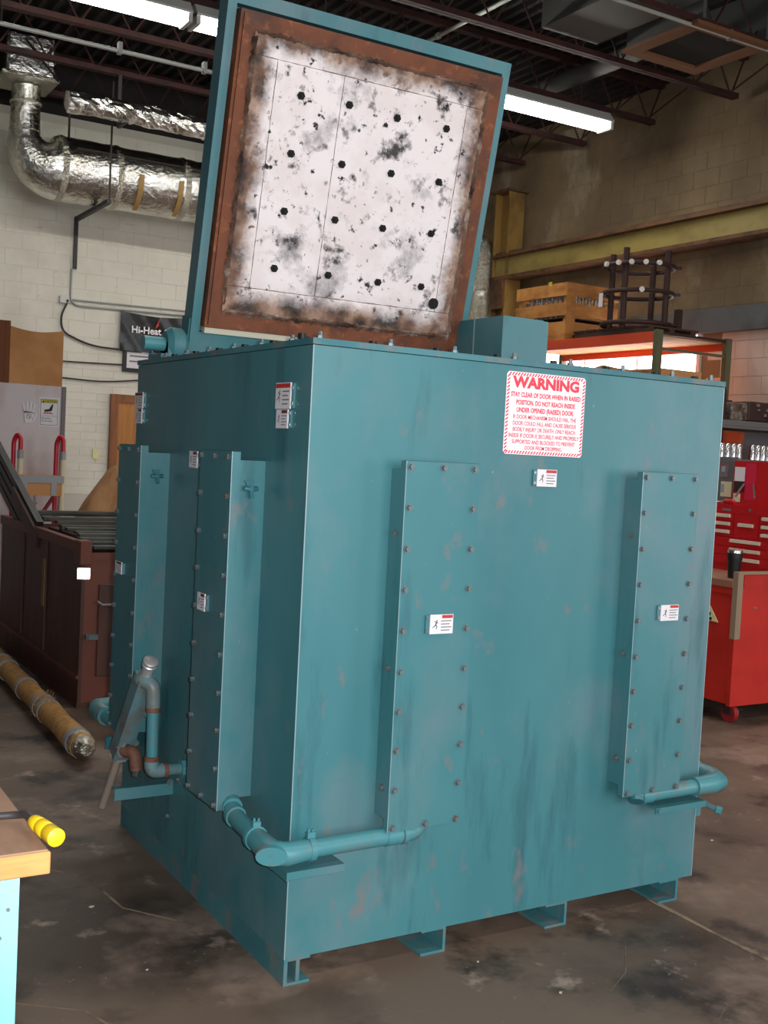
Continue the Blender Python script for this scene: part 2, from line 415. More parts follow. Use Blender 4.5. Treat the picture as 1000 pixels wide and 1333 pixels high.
# lintel and window on the right wall
li = MB().cham(XW - .1, XW - .01, 2.0, 9.7, 3.10, 3.375, .006).build('trim_1', 'lintel'); tag(li, kind='structure')
wi = MB()
wi.box(XW - .05, XW - .012, 6.48, 6.53, 1.6, 3.1).box(XW - .05, XW - .012, 9.45, 9.5, 1.6, 3.1).box(XW - .05, XW - .012, 6.53, 9.45, 1.6, 1.65)
wi = wi.build('window_1', 'white_enamel'); tag(wi, kind='structure')
for k in range(3):
    a = 6.53 + k * .9733
    MB().box(XW - .03, XW - .014, a + .012, a + .961, 1.65, 3.098).build('pane', 'daylight_pane', wi)
for k in (1, 2):
    a = 6.53 + k * .9733; MB().box(XW - .045, XW - .012, a - .012, a + .012, 1.65, 3.098).build('mullion', 'white_enamel', wi)
# door in the back wall
dr = MB().box(DX0 + .1, DX1 - .1, YB - .035, YB - .013, .01, 2.03).build('door_1', 'door_wood'); tag(dr, kind='structure')
MB().box(DX0, DX0 + .1, YB - .07, YB - .012, 0, 2.13).build('jamb', 'door_frame', dr)
MB().box(DX1 - .1, DX1, YB - .07, YB - .012, 0, 2.13).build('jamb', 'door_frame', dr)
MB().box(DX0 + .1, DX1 - .1, YB - .07, YB - .012, 2.03, 2.13).build('head_casing', 'door_frame', dr)
MB().cyl((DX1 - .18, YB - .08, 1.0), (DX1 - .18, YB - .035, 1.0), .03, n=12).build('knob', 'steel', dr, smooth=True)
# ceiling deck: trapezoid flutes running along y
ce = MB(); x = -6.0
prof = []
while x < XW:
    prof += [(x, ZD), (x + .05, ZD), (x + .07, ZD + .05), (x + .13, ZD + .05), (x + .15, ZD)]; x += .152
vs = [(p[0], -9, p[1]) for p in prof] + [(p[0], YB + .2, p[1]) for p in prof]; n = len(prof)
ce.add(vs, [(i, n + i, n + i + 1, i + 1) for i in range(n - 1)])
ce = ce.build('ceiling', 'deck'); tag(ce, kind='structure')
# joist pocket above the back wall
tp = MB().box(-6, XW, YB + .05, YB + .15, 5.52, 6.2).build('trim_2', 'deck'); tag(tp, kind='structure')

# ------------------------------------------------------------------ roof joists
def joist(y, lab):
    t = empty('roof_joist', (1.2, y, 5.64), lab, 'joist', 'red brown roof joists under the deck')
    x0, x1 = -5.9, XW - .03
    b = MB().box(x0, x1 - .12, y - .045, y - .005, 5.645, 5.70).box(x0, x1 - .12, y + .005, y + .045, 5.645, 5.70); b.build('bottom_chord', 'joist', t)
    MB().box(x0, x1, y - .045, y + .045, 6.09, 6.147).build('top_chord', 'joist', t)
    x = x1 - .2; k = 0; P = []
    while x > x0 + .3:
        P.append((x, y, 5.67 if k % 2 == 0 else 6.11)); x -= .27; k += 1
    for i in range(len(P) - 1): MB().cyl(P[i], P[i + 1], .011, n=5).build('web_bar', 'joist', t)
    MB().cyl((x1 - .2, y, 5.67), (x1 - .02, y, 6.11), .011, n=5).build('web_bar', 'joist', t)
    return t
JY = [4.85, 6.105, 7.379, 8.611, 9.893, 11.15]
JL = ['red brown roof joist with the white conduit strapped under it', 'red brown roof joist just beyond the square hatch', 'red brown roof joist directly above the row of lamps',
      'red brown roof joist next beyond the row of lamps', 'red brown roof joist carrying the slings of the flexible duct', 'red brown roof joist closest to the white block wall']
for y, lab in zip(JY, JL): joist(y, lab)
for i in range(len(JY) - 1):
    y0, y1 = JY[i], JY[i + 1]
    b = MB().cyl((XW - .28, y0 + .05, 6.085), (XW - .28, y1 - .05, 5.69), .009, n=6).build('bridging_rod', 'joist')
    tag(b, 'thin diagonal rod bracing one roof joist against the next beside the block wall', 'brace', 'diagonal bridging rods at the joist ends')

# ------------------------------------------------------------------ fluorescent fixtures
FX = [(4.84, 7.36, 'fluorescent strip fixture whose end stops short of the block wall'),
      (2.28, 4.80, 'fluorescent strip fixture in mid row, mostly hidden behind the raised lid'),
      (-.28, 2.24, 'fluorescent strip fixture over the foil duct elbow')]
for a, b, lab in FX:
    y = 7.30; t = empty('fluorescent_fixture', ((a + b) / 2, y, 5.40), lab, 'light fixture', 'row of ceiling fluorescent fixtures')
    MB().prism([(y - .05, 5.60), (y + .05, 5.60), (y + .13, 5.50), (y + .13, 5.48), (y - .13, 5.48), (y - .13, 5.50)], 'x', a, b).build('housing', 'white_enamel', t)
    for s in (-1, 1):
        MB().cyl((a + .04, y + s * .07, 5.440), (b - .04, y + s * .07, 5.440), .036, n=10).build('tube', 'tube_lamp', t, smooth=True)
    for xe in (a + .0, b - .04): MB().box(xe, xe + .04, y - .12, y + .12, 5.40, 5.50).build('end_cap', 'white_enamel', t)
    for xe in (a + .4, b - .4): MB().cyl((xe, y, 5.60), (xe, y, 6.12), .006, n=5).build('hanger', 'hanger', t)

def conduit(name, y, z, x0, x1, r, label, clamps, rods=()):
    t = empty(name, ((x0 + x1) / 2, y, z - r), label, 'conduit')
    MB().cyl((x0, y, z), (x1, y, z), r, n=10).build('pipe', 'conduit', t, smooth=True)
    for c in clamps:
        MB().box(c - .016, c + .016, y - r - .008, y + r + .008, z - r - .008, z + r + .05).build('clamp', 'galv', t)
    for c in rods: MB().cyl((c, y, z + r), (c, y, 6.13), .007, n=5).build('drop_rod', 'hanger', t)
conduit('ceiling_conduit', 6.2, 4.66, -1.0, 3.25, .017, 'white conduit hung level below the joists ahead of the foil plenum', (.95 + .33, 2.0, 3.1), (.36, 3.1))
conduit('ceiling_conduit', 4.83, 5.61, -1.0, 8.2, .018, 'white conduit strapped under a red brown joist beside the square hatch', (6.65, 5.0, 3.4, 7.9))

# square ceiling hatch, grey ducts near the deck
t = empty('ceiling_hatch', (6.64, 5.25, 5.50), 'square brown framed ceiling hatch with a dark opening', 'hatch')
hx0, hx1, hy0, hy1, hz = 6.14, 7.14, 4.74, 5.74, 5.60
for a in ((hx0, hx1, hy0, hy0 + .14), (hx0, hx1, hy1 - .14, hy1), (hx0, hx0 + .14, hy0 + .14, hy1 - .14), (hx1 - .14, hx1, hy0 + .14, hy1 - .14)):
    MB().box(*a, hz, hz + .035).build('frame_board', 'hatch_frame', t)
MB().box(hx0 + .14, hx1 - .14, hy0 + .14, hy1 - .14, hz + .03, hz + .06).build('dark_panel', 'hatch_dark', t)
for a in ((hx0 + .06, hx0 + .1, hy0, hy1), (hx1 - .1, hx1 - .06, hy0, hy1)):
    MB().box(*a, hz + .06, 6.14).build('curb_side', 'duct_grey', t)
d = MB().box(5.35, 6.05, 3.2, 6.02, 5.74, 6.08).build('square_duct', 'duct_grey'); tag(d, 'grey sheet metal square duct tucked up under the deck beside the hatch', 'duct')
def ypipe(name, x, z, y0, y1, r, m, label):
    t = empty(name, (x, (y0 + y1) / 2, z - r), label, 'pipe')
    MB().cyl((x, y0, z), (x, y1, z), r, n=12).build('barrel', m, t, smooth=True)
    for y in (y0 + .3, y1 - .3): MB().cyl((x, y - .02, z), (x, y + .02, z), r + .012, n=12).build('coupling', m, t, smooth=True)
ypipe('roof_pipe', 4.92, 5.90, 5.2, 7.5, .022, 'conduit', 'thin pale pipe running to the roof deck above the raised lid')
ypipe('roof_pipe', 6.86, 5.93, 6.15, 8.05, .10, 'duct_grey', 'fat grey pipe between roof joists past the end of the lamp row')

# ------------------------------------------------------------------ foil wrapped ducts
t = empty('foil_duct', (2.9, 10.75, 4.3), 'foil wrapped round duct with an elbow and riser on the white block wall', 'duct')
cy, cz = 10.75, 4.70
P = [(1.57, cy, 5.56), (1.57, cy, 5.4), (1.57, cy, 5.2), (1.57, cy, 5.02)]; rr = [.165, .165, .17, .18]
for k in range(1, 8):
    a = R(90) * k / 8; P.append((1.86 - .29 * math.cos(a), cy, 5.02 - .32 * math.sin(a))); rr.append(.18 + .18 * k / 8)
P += [(1.88, cy, cz - .005), (1.95, cy, cz)]; rr += [.365, .372]
MB().tube(P, rr, 24).build('elbow', 'foil', t, smooth=True)
for z in (5.38, 5.06): MB().tube([(1.57, cy, z - .02), (1.57, cy, z), (1.57, cy, z + .02)], [.172, .182, .172], 22).build('joint_band', 'foil_crinkle', t, smooth=True)
P = []; rr = []
x = 1.95
while x < 6.2:
    P.append((x, cy, cz)); rr.append(.375 + random.uniform(-.006, .006)); x += .1
MB().tube(P, rr, 28).build('barrel', 'foil', t, smooth=True)
for x in (1.97, 2.62, 3.46, 4.4, 5.4): MB().tube([(x - .035, cy, cz), (x, cy, cz), (x + .035, cy, cz)], [.380, .388, .380], 28).build('joint_band', 'foil_crinkle', t, smooth=True)
MB().tube([(2.1, cy - .33, cz + .20), (6.0, cy - .33, cz + .20)], .008, 6).build('lap_seam', 'hanger', t)
for x in (2.86, 3.36): # brown tape straps on the flank facing the room
    b = MB(); prev = None
    vs = []; fs = []
    for i, a in enumerate(range(178, 262, 12)):
        for s in (-.03, .03): vs.append((x + s, cy + .395 * math.cos(R(a)), cz + .395 * math.sin(R(a))))
        if i: fs.append((2 * i - 2, 2 * i - 1, 2 * i + 1, 2 * i))
    b.add(vs, fs).build('tape_strap', 'tape', t)
br = empty('duct_bracket', (2.41, 10.8, 4.2), 'black steel bracket and hanger rods carrying the foil duct from the wall', 'bracket')
MB().box(2.38, 2.43, 10.12, YB - .014, 4.26, 4.31).build('arm', 'black', br)
MB().box(2.375, 2.42, YB - .05, YB - .014, 3.66, 4.31).build('wall_channel', 'black', br)
MB().cyl((2.41, 10.14, 4.26), (2.41, 10.14, 5.65), .012, n=6).build('rod', 'hanger', br)
MB().cyl((2.17, 11.1, 4.9), (2.17, 11.1, 5.65), .014, n=6).build('rod', 'hanger', br)
pl = MB().cham(1.28, 1.82, 10.42, 10.98, 5.60, 6.07, .03).build('foil_plenum', 'foil'); tag(pl, 'foil wrapped square plenum box above the duct riser', 'plenum')
for a in ((1.22, 1.86, 10.36, 11.04, 5.57, 5.61),): MB().cham(*a, .01).build('flange', 'foil_crinkle', pl)
MB().cyl((1.46, 10.40, 6.0), (1.84, 10.34, 5.57), .012, n=6).build('strap', 'black', pl); MB().cyl((1.66, 10.40, 5.75), (1.76, 10.40, 5.95), .010, n=6).build('strap', 'black', pl)
def crinkled(path, r, n, jit, m, name, seed):
    b = MB().tube(path, r, n); rs = random.Random(seed)
    b.v = [(p[0] + rs.uniform(-jit, jit), p[1] + rs.uniform(-jit, jit), p[2] + rs.uniform(-jit, jit)) for p in b.v]
    return b.build(name, m)
fx = crinkled([(1.78 + .055 * k, 9.72, 5.20 + .012 * math.sin(k * .11)) for k in range(90)], .115, 20, .013, 'foil', 'flexible_duct', 2); tag(fx, 'crinkled flexible foil duct slung below the joists behind the white conduit', 'duct')
for x in (2.4, 3.6, 4.8, 6.0): MB().box(x - .02, x + .02, 9.58, 9.86, 5.055, 5.065).box(x - .02, x + .02, 9.855, 9.86, 5.065, 5.66).build('sling', 'hanger', fx)
lf = MB().tube([(.96, 10.6, 6.1), (.96, 10.6, 5.5), (.96, 10.62, 5.0), (.96, 10.65, 4.35)], [.22, .23, .22, .23], 20).build('foil_riser', 'foil_crinkle', smooth=True)
tag(lf, 'foil wrapped round riser hanging beside the duct elbow', 'duct')
MB().tube([(.96, 10.65, 4.35), (.96, 10.65, 4.30)], [.24, .24], 20).build('end_band', 'foil', lf, smooth=True)
vf = MB().tube([(8.05, 10.6, 0), (8.05, 10.6, 3.2), (8.05, 10.6, 4.0), (8.05, 10.6, 4.40), (8.02, 10.63, 4.55), (7.95, 10.75, 4.66)], [.2, .205, .2, .205, .2, .19], 22).build('foil_riser', 'foil_crinkle', smooth=True)
tag(vf, 'foil wrapped vertical duct beside the yellow column behind the raised lid', 'duct')
for z in (2.42, 3.3, 3.9): MB().tube([(8.05, 10.6, z - .03), (8.05, 10.6, z + .03)], [.211, .211], 22).build('joint_band', 'foil', vf, smooth=True)

# ------------------------------------------------------------------ crane runway
t = empty('crane_runway_beam', (8.05, 7.0, 4.05), 'yellow steel crane runway beam bracketed along the block wall', 'beam')
ya, yb_ = -2.0, 10.25
MB().box(8.03, 8.07, ya, yb_, 4.10, 4.37).build('web', 'runway', t)
MB().box(7.93, 8.20, ya, yb_, 4.06, 4.10).build('bottom_flange', 'runway_rust', t)
MB().box(7.93, 8.20, ya, yb_, 4.37, 4.405).build('top_flange', 'runway_rust', t)
MB().box(8.02, 8.09, ya, yb_, 4.405, 4.455).build('rail', 'runway_rust', t)
c = empty('runway_column', (8.12, 10.12, 0), 'yellow steel column standing against the block wall under the crane runway', 'column')
MB().box(7.99, 8.25, 9.95, 9.98, 0, 5.28).build('flange', 'column_yellow', c)
MB().box(7.99, 8.25, 10.26, 10.29, 0, 5.28).build('flange', 'column_yellow', c)
MB().box(8.10, 8.13, 9.98, 10.26, 0, 5.28).build('web', 'column_yellow', c)
MB().box(7.93, 8.29, 9.9, 10.34, 5.28, 5.31).build('cap_plate', 'runway_rust', c)
MB().prism([(7.94, 4.06), (7.985, 4.06), (7.985, 3.66)], 'y', 9.97, 10.27).build('bracket', 'runway_rust', c)

# ------------------------------------------------------------------ things on the back wall
bn = empty('banner', (3.42, YB - .03, 2.71), 'glossy black banner with white lettering and a red flash on the block wall', 'banner')
vs = []; fs = []; nx, nz = 24, 8
for k in range(nz + 1):
    for i in range(nx + 1):
        u = i / nx; v = k / nz
        vs.append((3.0 + .95 * u, YB - .072 + .010 * math.sin(9 * u + 3 * v) * (1 - v * .5) + .005 * math.sin(23 * u + 9 * v), 2.70 + .50 * v - (.03 * math.sin(math.pi * u)) * v))
for k in range(nz):
    for i in range(nx): a = k * (nx + 1) + i; fs.append((a, a + 1, a + nx + 2, a + nx + 1))
MB().add(vs, fs).build('sheet', 'black_gloss', bn, smooth=True)
text_part('lettering', 'Hi-Heat Co', .125, 'sign_white', bn, (3.435, YB - .094, 2.975), (1, 0, 0), (0, 0, 1), width=.585, bold=.003)
MB().prism([(3.44, 3.02), (3.48, 3.025), (3.515, 3.075), (3.495, 3.065), (3.53, 3.17), (3.46, 3.04), (3.485, 3.045)], 'y', YB - .096, YB - .090).build('red_flash', 'tag_red', bn)
for x, z in ((3.01, 3.19), (3.94, 3.19), (3.01, 2.71)): MB().cyl((x, YB - .06, z), (x, YB - .03, z), .012, n=8).build('grommet', 'steel', bn)
pf = empty('picture_frame', (3.4, YB - .02, 2.43), 'black framed white notice board half covered by the banner', 'notice board')
MB().box(3.06, 3.9, YB - .03, YB - .014, 2.43, 2.86).build('backing', 'tag_white', pf)
for a in ((3.06, 3.11, 2.43, 2.86), (3.85, 3.9, 2.43, 2.86)): MB().box(a[0], a[1], YB - .042, YB - .014, a[2], a[3]).build('frame_side', 'black', pf)
for a in ((3.11, 3.85, 2.43, 2.48), (3.11, 3.85, 2.81, 2.86)): MB().box(a[0], a[1], YB - .042, YB - .014, a[2], a[3]).build('frame_side', 'black', pf)
for zz in (2.56, 2.63): MB().box(3.15, 3.5, YB - .032, YB - .030, zz, zz + .02).build('print_line', 'ink_grey', pf)
jb = empty('junction_box', (2.30, YB - .05, 3.21), 'small white junction box with conduits on the back wall', 'electrical box')
MB().cham(2.22, 2.34, YB - .06, YB - .014, 3.22, 3.31, .006).build('box', 'white_enamel', jb)
MB().cyl((2.315, YB - .065, 3.25), (2.315, YB - .06, 3.25), .018, n=10).build('knockout', 'black', jb)
MB().tube(fillet([(2.36, YB - .03, 3.66), (2.36, YB - .03, 3.27), (2.41, YB - .03, 3.22), (2.47, YB - .03, 3.205), (4.4, YB - .03, 3.24)], .05), .012, 8).build('conduit_run', 'galv', jb, smooth=True)
MB().tube([(2.36, YB - .03, 3.275), (4.4, YB - .03, 3.30)], .010, 8).build('conduit_run', 'galv', jb, smooth=True)
def wire(pts, r, label, m='cable'):
    o = MB().tube(fillet(pts, .35, 8), r, 6).build('wall_cable', m, smooth=True); tag(o, label, 'cable')
wire([(2.32, YB - .05, 3.24), (2.24, YB - .04, 3.05), (2.27, YB - .04, 2.86), (2.62, YB - .04, 2.72), (3.12, YB - .05, 2.70), (3.3, YB - .05, 2.70)], .013, 'grey cable looping from the junction box down to the banner')
wire([(1.5, YB - .03, 2.50), (2.27, YB - .03, 2.494), (3.06, YB - .03, 2.515)], .010, 'dark wire strung across the wall level with the notice board bottom')
wire([(1.5, YB - .03, 2.30), (2.27, YB - .03, 2.293), (2.8, YB - .03, 2.27), (3.5, YB - .03, 2.36)], .010, 'lower sagging dark wire strung above the wooden door')
ol = empty('wall_switch', (2.757, YB - .02, 1.27), 'cream wall switch plate beside the wooden door frame', 'switch')
MB().cham(2.715, 2.80, YB - .025, YB - .012, 1.28, 1.41, .003).build('plate', 'yellow_paper', ol)
MB().box(2.748, 2.766, YB - .034, YB - .025, 1.33, 1.36).build('toggle', 'sign_white', ol)

# ================================================================== THE OVEN
W, D, ZB, ZT = 1.647, 1.532, .08, 1.88
ov = empty('industrial_oven', (W / 2, D / 2, 0), 'large teal painted industrial oven with its top lid raised', 'oven')
body = MB().box(0, W, 0, D, ZB, ZT - .02).build('body', 'teal', ov)
body['label'] = 'teal painted sheet steel body panels'
MB().box(-.0015, .0015, -.0015, .001, ZB, ZT - .02).build('corner_bead', 'edge_bare', ov)
MB().box(W - .0015, W + .0015, -.0015, .001, ZB, ZT - .02).build('corner_bead', 'edge_bare', ov)
tpz = MB()
# top plate with the square opening under the lid
tpz.box(-.004, W + .004, -.004, .16, ZT - .018, ZT).box(-.004, W + .004, 1.38, D + .004, ZT - .018, ZT).box(-.004, .2, .16, 1.38, ZT - .018, ZT).box(1.42, W + .004, .16, 1.38, ZT - .018, ZT)
tpz.build('top_plate', 'teal_dirty', ov)
MB().box(.2, 1.42, .16, 1.38, ZT - .019, ZT - .012).build('throat', 'soot', ov)
# skids: channels running front to back
for i, x in enumerate((0.0, .505, 1.0, 1.52)):
    b = MB()
    if i == 0: b.box(x + .0, x + .012, .0, D, 0, ZB).box(x + .012, x + .085, .0, D, 0, .008).box(x + .012, x + .085, 0, D, ZB - .008, ZB)
    else: b.box(x + .052, x + .062, 0, D, .008, ZB - .006).box(x - .03, x + .062, 0, D, 0, .008).box(x - .03, x + .062, 0, D, ZB - .006, ZB)
    b.build('skid', 'teal_dirty', ov)
MB().box(.040, .052, .001, .05, .0085, ZB - .0085).build('skid_end', 'teal_dirty', ov)

def bolt_mesh(name, r, h, wr, m='bolt'):
    b = MB().cyl((0, 0, 0), (0, -.002, 0), wr, n=10).cyl((0, -.002, 0), (0, -.002 - h, 0), r, n=6)
    o = b.build(name, m, None, (0, 0, 0)); me = o.data; bpy.data.objects.remove(o); return me
BOLT = bolt_mesh('bolt', .0085, .008, .012)
ROWS = [1.529, 1.410, 1.289, 1.169, 1.048, .926, .808, .692, .573, .460]
Z0, Z1 = .447, 1.546
def cover_front(xc0, xc1, dep):
    """housing + plate standing off the front face (y=0)"""
    h = MB().box(xc0 + .002, xc1 - .004, -dep + .006, .0, Z0 + .035, Z1 - .025).build('element_cover', 'teal', ov)
    MB().box(xc0, xc1, -dep - .004, -dep + .006, Z0, Z1).box(xc0, xc0 + .004, -dep + .006, -dep + .022, Z0, Z1).box(xc0 + .004, xc1, -dep + .006, -dep + .02, Z1 - .004, Z1).build('cover_plate', 'teal', h)
    MB().box(xc0 - .0012, xc0 + .0008, -dep - .0052, -dep - .003, Z0, Z1).build('bare_edge', 'edge_bare', h)
    MB().box(xc0 - .0008, xc1, -dep + .002, -dep + .006, Z1 - .0006, Z1 + .001).build('edge_line', 'grime_line', h)
    xm = (xc0 + xc1) / 2
    for i, z in enumerate(ROWS):
        for x in (xc0 + .016, xc1 - .020): link('bolt', BOLT, h, (x, -dep - .004, z))
        if i in (0, len(ROWS) - 1): link('bolt', BOLT, h, (xm, -dep - .004, z))
    for z in (1.33, .93, .57): link('bolt', BOLT, h, (xc0 + .002, -dep + .04, z), (0, 0, R(-90)))
    return h
def cover_left(yc0, yc1, dep):
    h = MB().box(-dep + .006, 0, yc0 + .002, yc1 - .004, Z0 + .035, Z1 - .025).build('element_cover', 'teal', ov)
    MB().box(-dep - .004, -dep + .006, yc0, yc1, Z0, Z1).box(-dep + .006, -dep + .024, yc0, yc0 + .004, Z0, Z1).box(-dep + .006, -dep + .02, yc0 + .004, yc1, Z1 - .004, Z1).build('cover_plate', 'teal', h)
    MB().box(-dep - .0052, -dep - .003, yc0 - .0012, yc0 + .0008, Z0, Z1).build('bare_edge', 'edge_bare', h)
    MB().box(-dep + .002, -dep + .02, yc0, yc1, Z1 - .0006, Z1 + .001).build('edge_line', 'grime_line', h)
    ym = (yc0 + yc1) / 2
    for i, z in enumerate(ROWS):
        for y in (yc0 + .022, yc1 - .018): link('bolt', BOLT, h, (-dep - .004, y, z), (0, 0, R(-90)))
        if i in (0, len(ROWS) - 1): link('bolt', BOLT, h, (-dep - .004, ym, z), (0, 0, R(-90)))
    # wing latch on the side facing the front
    xk = -dep * .48
    MB().prism([(xk - .017, 1.46), (xk + .017, 1.46), (xk + .006, 1.437), (xk - .006, 1.437)], 'y', yc0 - .004, yc0 + .003).cyl((xk, yc0 + .002, 1.435), (xk, yc0 - .02, 1.435), .009, n=8).cyl((xk - .022, yc0 - .012, 1.437), (xk - .004, yc0 - .014, 1.435), .008, n=8).cyl((xk + .005, yc0 - .014, 1.435), (xk + .022, yc0 - .01, 1.437), .008, n=8).cyl((xk, yc0 - .012, 1.432), (xk + .003, yc0 - .016, 1.408), .006, n=8).build('wing_latch', 'teal_dark', h)
    return h
cover_front(.277, .540, .080); cover_front(1.203, 1.465, .082)
cover_left(.283, .540, .108); cover_left(1.125, 1.385, .108)

# ------------------------------------------------------------------ stickers on bent bracket plates
def figure(b, at, k):
    """small running-away figure made of flat strokes; at(u,v,lift)->point"""
    def stroke(a, c, w):
        dx, dy = c[0] - a[0], c[1] - a[1]; l = math.hypot(dx, dy); nx, ny = -dy / l * w, dx / l * w
        b.add([at(a[0] + nx, a[1] + ny), at(a[0] - nx, a[1] - ny), at(c[0] - nx, c[1] - ny), at(c[0] + nx, c[1] + ny)], [(0, 1, 2, 3)])
    for a, c, w in (((0, .1), (.12, .45), .07), ((.12, .45), (.34, .30), .04), ((.12, .45), (-.2, .52), .04), ((0, .1), (.22, -.12), .05), ((.22, -.12), (.1, -.42), .04), ((0, .1), (-.22, -.08), .05), ((-.22, -.08), (-.45, -.22), .04)):
        stroke((a[0] * k[2] + k[0], a[1] * k[2] + k[1]), (c[0] * k[2] + k[0], c[1] * k[2] + k[1]), w * k[2])
    n = 8; hx, hy, hr = k[0] + .17 * k[2], k[1] + .62 * k[2], .10 * k[2]
    b.add([at(hx + hr * math.cos(2 * math.pi * i / n), hy + hr * math.sin(2 * math.pi * i / n)) for i in range(n)], [tuple(range(n))])
def sticker(o, u, v, w, h, head='red', headw=1.0, vert=False, side=1):
    """o: lower-left corner point, u right, v up; plate stands off along n = u x v"""
    o, u, v = Vector(o), Vector(u), Vector(v); n = u.cross(v)
    b = MB(); b.frame(o, u, v, n, 0, w, 0, h, .006, .010)
    b.mat(4).frame(o, u, v, n, -.013 if side < 0 else w - .004, .004 if side < 0 else w + .013, .002, h - .002, 0, .0065)
    for k in (.2, .8): b.mat(5).frame(o, u, v, n, (-.011 if side < 0 else w + .004), (-.004 if side < 0 else w + .011), h * k - .004, h * k + .004, .006, .009)
    lift = .0106
    def at(a, c): return o + u * a + v * c + n * lift
    def rect(m, a0, a1, c0, c1): b.mat(m); b.add([at(a0, c0), at(a1, c0), at(a1, c1), at(a0, c1)], [(0, 1, 2, 3)])
    rect(1, w * (1 - headw) + .002, w - .002, h * .80, h * .97)
    tx = w * .47
    for i in range(4):
        c = h * (.66 - .16 * i); rect(3, tx, w * (.93 - .08 * (i % 2)), c - h * .018, c + h * .03)
    b.mat(2); figure(b, at, (w * .24, h * .42, min(w * .42, h * .42)))
    ob = b.build('warning_sticker', ['tag_white', 'tag_red' if head == 'red' else 'tag_maroon', 'ink', 'ink_grey', 'teal', 'steel'], ov)
    ob['label'] = 'white warning sticker on a small bent plate'
    return ob
FU, UP, LU = (1, 0, 0), (0, 0, 1), (0, -1, 0)
sticker((.382, -.084, 1.036), FU, UP, .082, .058, 'red', .52, side=-1)
sticker((1.314, -.086, 1.045), FU, UP, .082, .054, 'red', .52, side=-1)
sticker((.818, 0, 1.483), FU, UP, .080, .055, 'red', .58, side=-1)
sticker((0, .215, 1.679), LU, UP, .100, .077, 'red', 1.0)
sticker((0, .205, 1.622), LU, UP, .078, .055, 'maroon', .55)
sticker((0, 1.53, 1.690), LU, UP, .095, .062, 'maroon', 1.0)
sticker((0, 1.52, 1.630), LU, UP, .078, .058, 'maroon', .55)
sticker((-.112, .490, 1.040), LU, UP, .062, .055, 'maroon', .55)
sticker((-.112, 1.345, 1.055), LU, UP, .075, .045, 'maroon', .8)
sticker((0, .905, 1.478), LU, UP, .075, .058, 'maroon', .55)

# big warning sign
sx0, sx1, sz0, sz1 = .681, 1.002, 1.582, 1.842
sg = MB().prism([(sx0 + .008, sz0), (sx1 - .008, sz0), (sx1, sz0 + .008), (sx1, sz1 - .008), (sx1 - .008, sz1), (sx0 + .008, sz1), (sx0, sz1 - .008), (sx0, sz0 + .008)], 'y', -.003, 0).build('warning_sign', 'sign_white', ov)
sg['label'] = 'white warning sign with red striped border and red lettering'
st = MB(); bw = .010; yl = -.0038
def par(p): st.add([(a, yl, c) for a, c in p], [(0, 1, 2, 3)])
x = sx0 + .006
while x < sx1 - .02:
    for zz in (sz0 + .002, sz1 - bw - .002): par([(x, zz), (x + .0058, zz), (x + .0128, zz + bw), (x + .007, zz + bw)])
    x += .0112
z = sz0 + .004
while z < sz1 - .018:
    for xx in (sx0 + .002, sx1 - bw - .002): par([(xx, z), (xx + bw, z + .007), (xx + bw, z + .0128), (xx, z + .0058)])
    z += .0112
st.build('striped_border', 'sign_red', sg)
xm = (sx0 + sx1) / 2
LINES = [('WARNING', 1.8085, .047, .272, .0024), ('STAY CLEAR OF DOOR WHEN IN RAISED', 1.7705, .0208, .284, .0007), ('POSITION. DO NOT REACH INSIDE', 1.7460, .0208, .240, .0007),
         ('UNDER OPENED (RAISED) DOOR.', 1.7225, .0208, .234, .0007), ('IF DOOR MECHANISM SHOULD FAIL, THE', 1.7005, .0180, .258, .0003), ('DOOR COULD FALL AND CAUSE SERIOUS', 1.6805, .0180, .258, .0003),
         ('BODILY INJURY OR DEATH. ONLY REACH', 1.6610, .0180, .255, .0003), ('INSIDE IF DOOR IS SECURELY AND PROPERLY', 1.6415, .0180, .288, .0003), ('SUPPORTED AND BLOCKED TO PREVENT', 1.6220, .0180, .258, .0003), ('DOOR FROM DROPPING.', 1.6035, .0175, .152, .0003)]
for body_t, z, size, wd, bo in LINES:
    text_part('lettering', body_t, size, 'sign_red', sg, (xm, -.003, z), (1, 0, 0), (0, 0, 1), width=wd, bold=bo)

# ------------------------------------------------------------------ pipes round the corners
def pipe_run(pts, r, fil, name='conduit_pipe'):
    return MB().tube(fillet(pts, fil, 7), r, 16).build(name, 'teal_pipe', ov, smooth=True)
def band(p, d, r, L, par, m='teal_pipe', name='hose_clamp'):
    p = Vector(p); d = Vector(d).normalized(); return MB().cyl(p - d * L / 2, p + d * L / 2, r, n=16).build(name, m, par, smooth=True)
pz = .425
near = pipe_run([(-.055, .335, .50), (-.055, .315, .46), (-.078, .22, .445), (-.088, .02, .440)], .027, .06)
band((-.062, .285, .462), (-.2, -1, -.2), .031, .035, near); band((-.076, .225, .447), (-.05, -1, -.1), .033, .022, near)
corner = MB().tube([(-.088, .06, .440), (-.090, -.02, .437), (-.086, -.075, .434), (-.055, -.088, .432), (.02, -.075, .430)], [.031, .034, .036, .034, .031], 16).build('corner_elbow', 'teal_pipe', ov, smooth=True)
MB().tube([(-.098, -.085, .436), (-.106, -.101, .435)], [.047, .044], 18, flat=(.62, 1.0)).build('end_cap', 'teal_pipe', corner, smooth=True)
band((-.089, .045, .440), (0, 1, 0), .036, .018, corner); band((.028, -.072, .430), (1, 0, 0), .036, .018, corner)
for p in ((-.089, .045, .478), (.028, -.072, .470)): MB().box(p[0] - .012, p[0] + .012, p[1] - .008, p[1] + .008, p[2] - .008, p[2] + .010).cyl((p[0] - .006, p[1], p[2] + .01), (p[0] - .006, p[1], p[2] + .02), .004, n=6).cyl((p[0] + .008, p[1], p[2] + .01), (p[0] + .008, p[1], p[2] + .018), .004, n=6).build('clamp_screw', 'teal_pipe', corner)
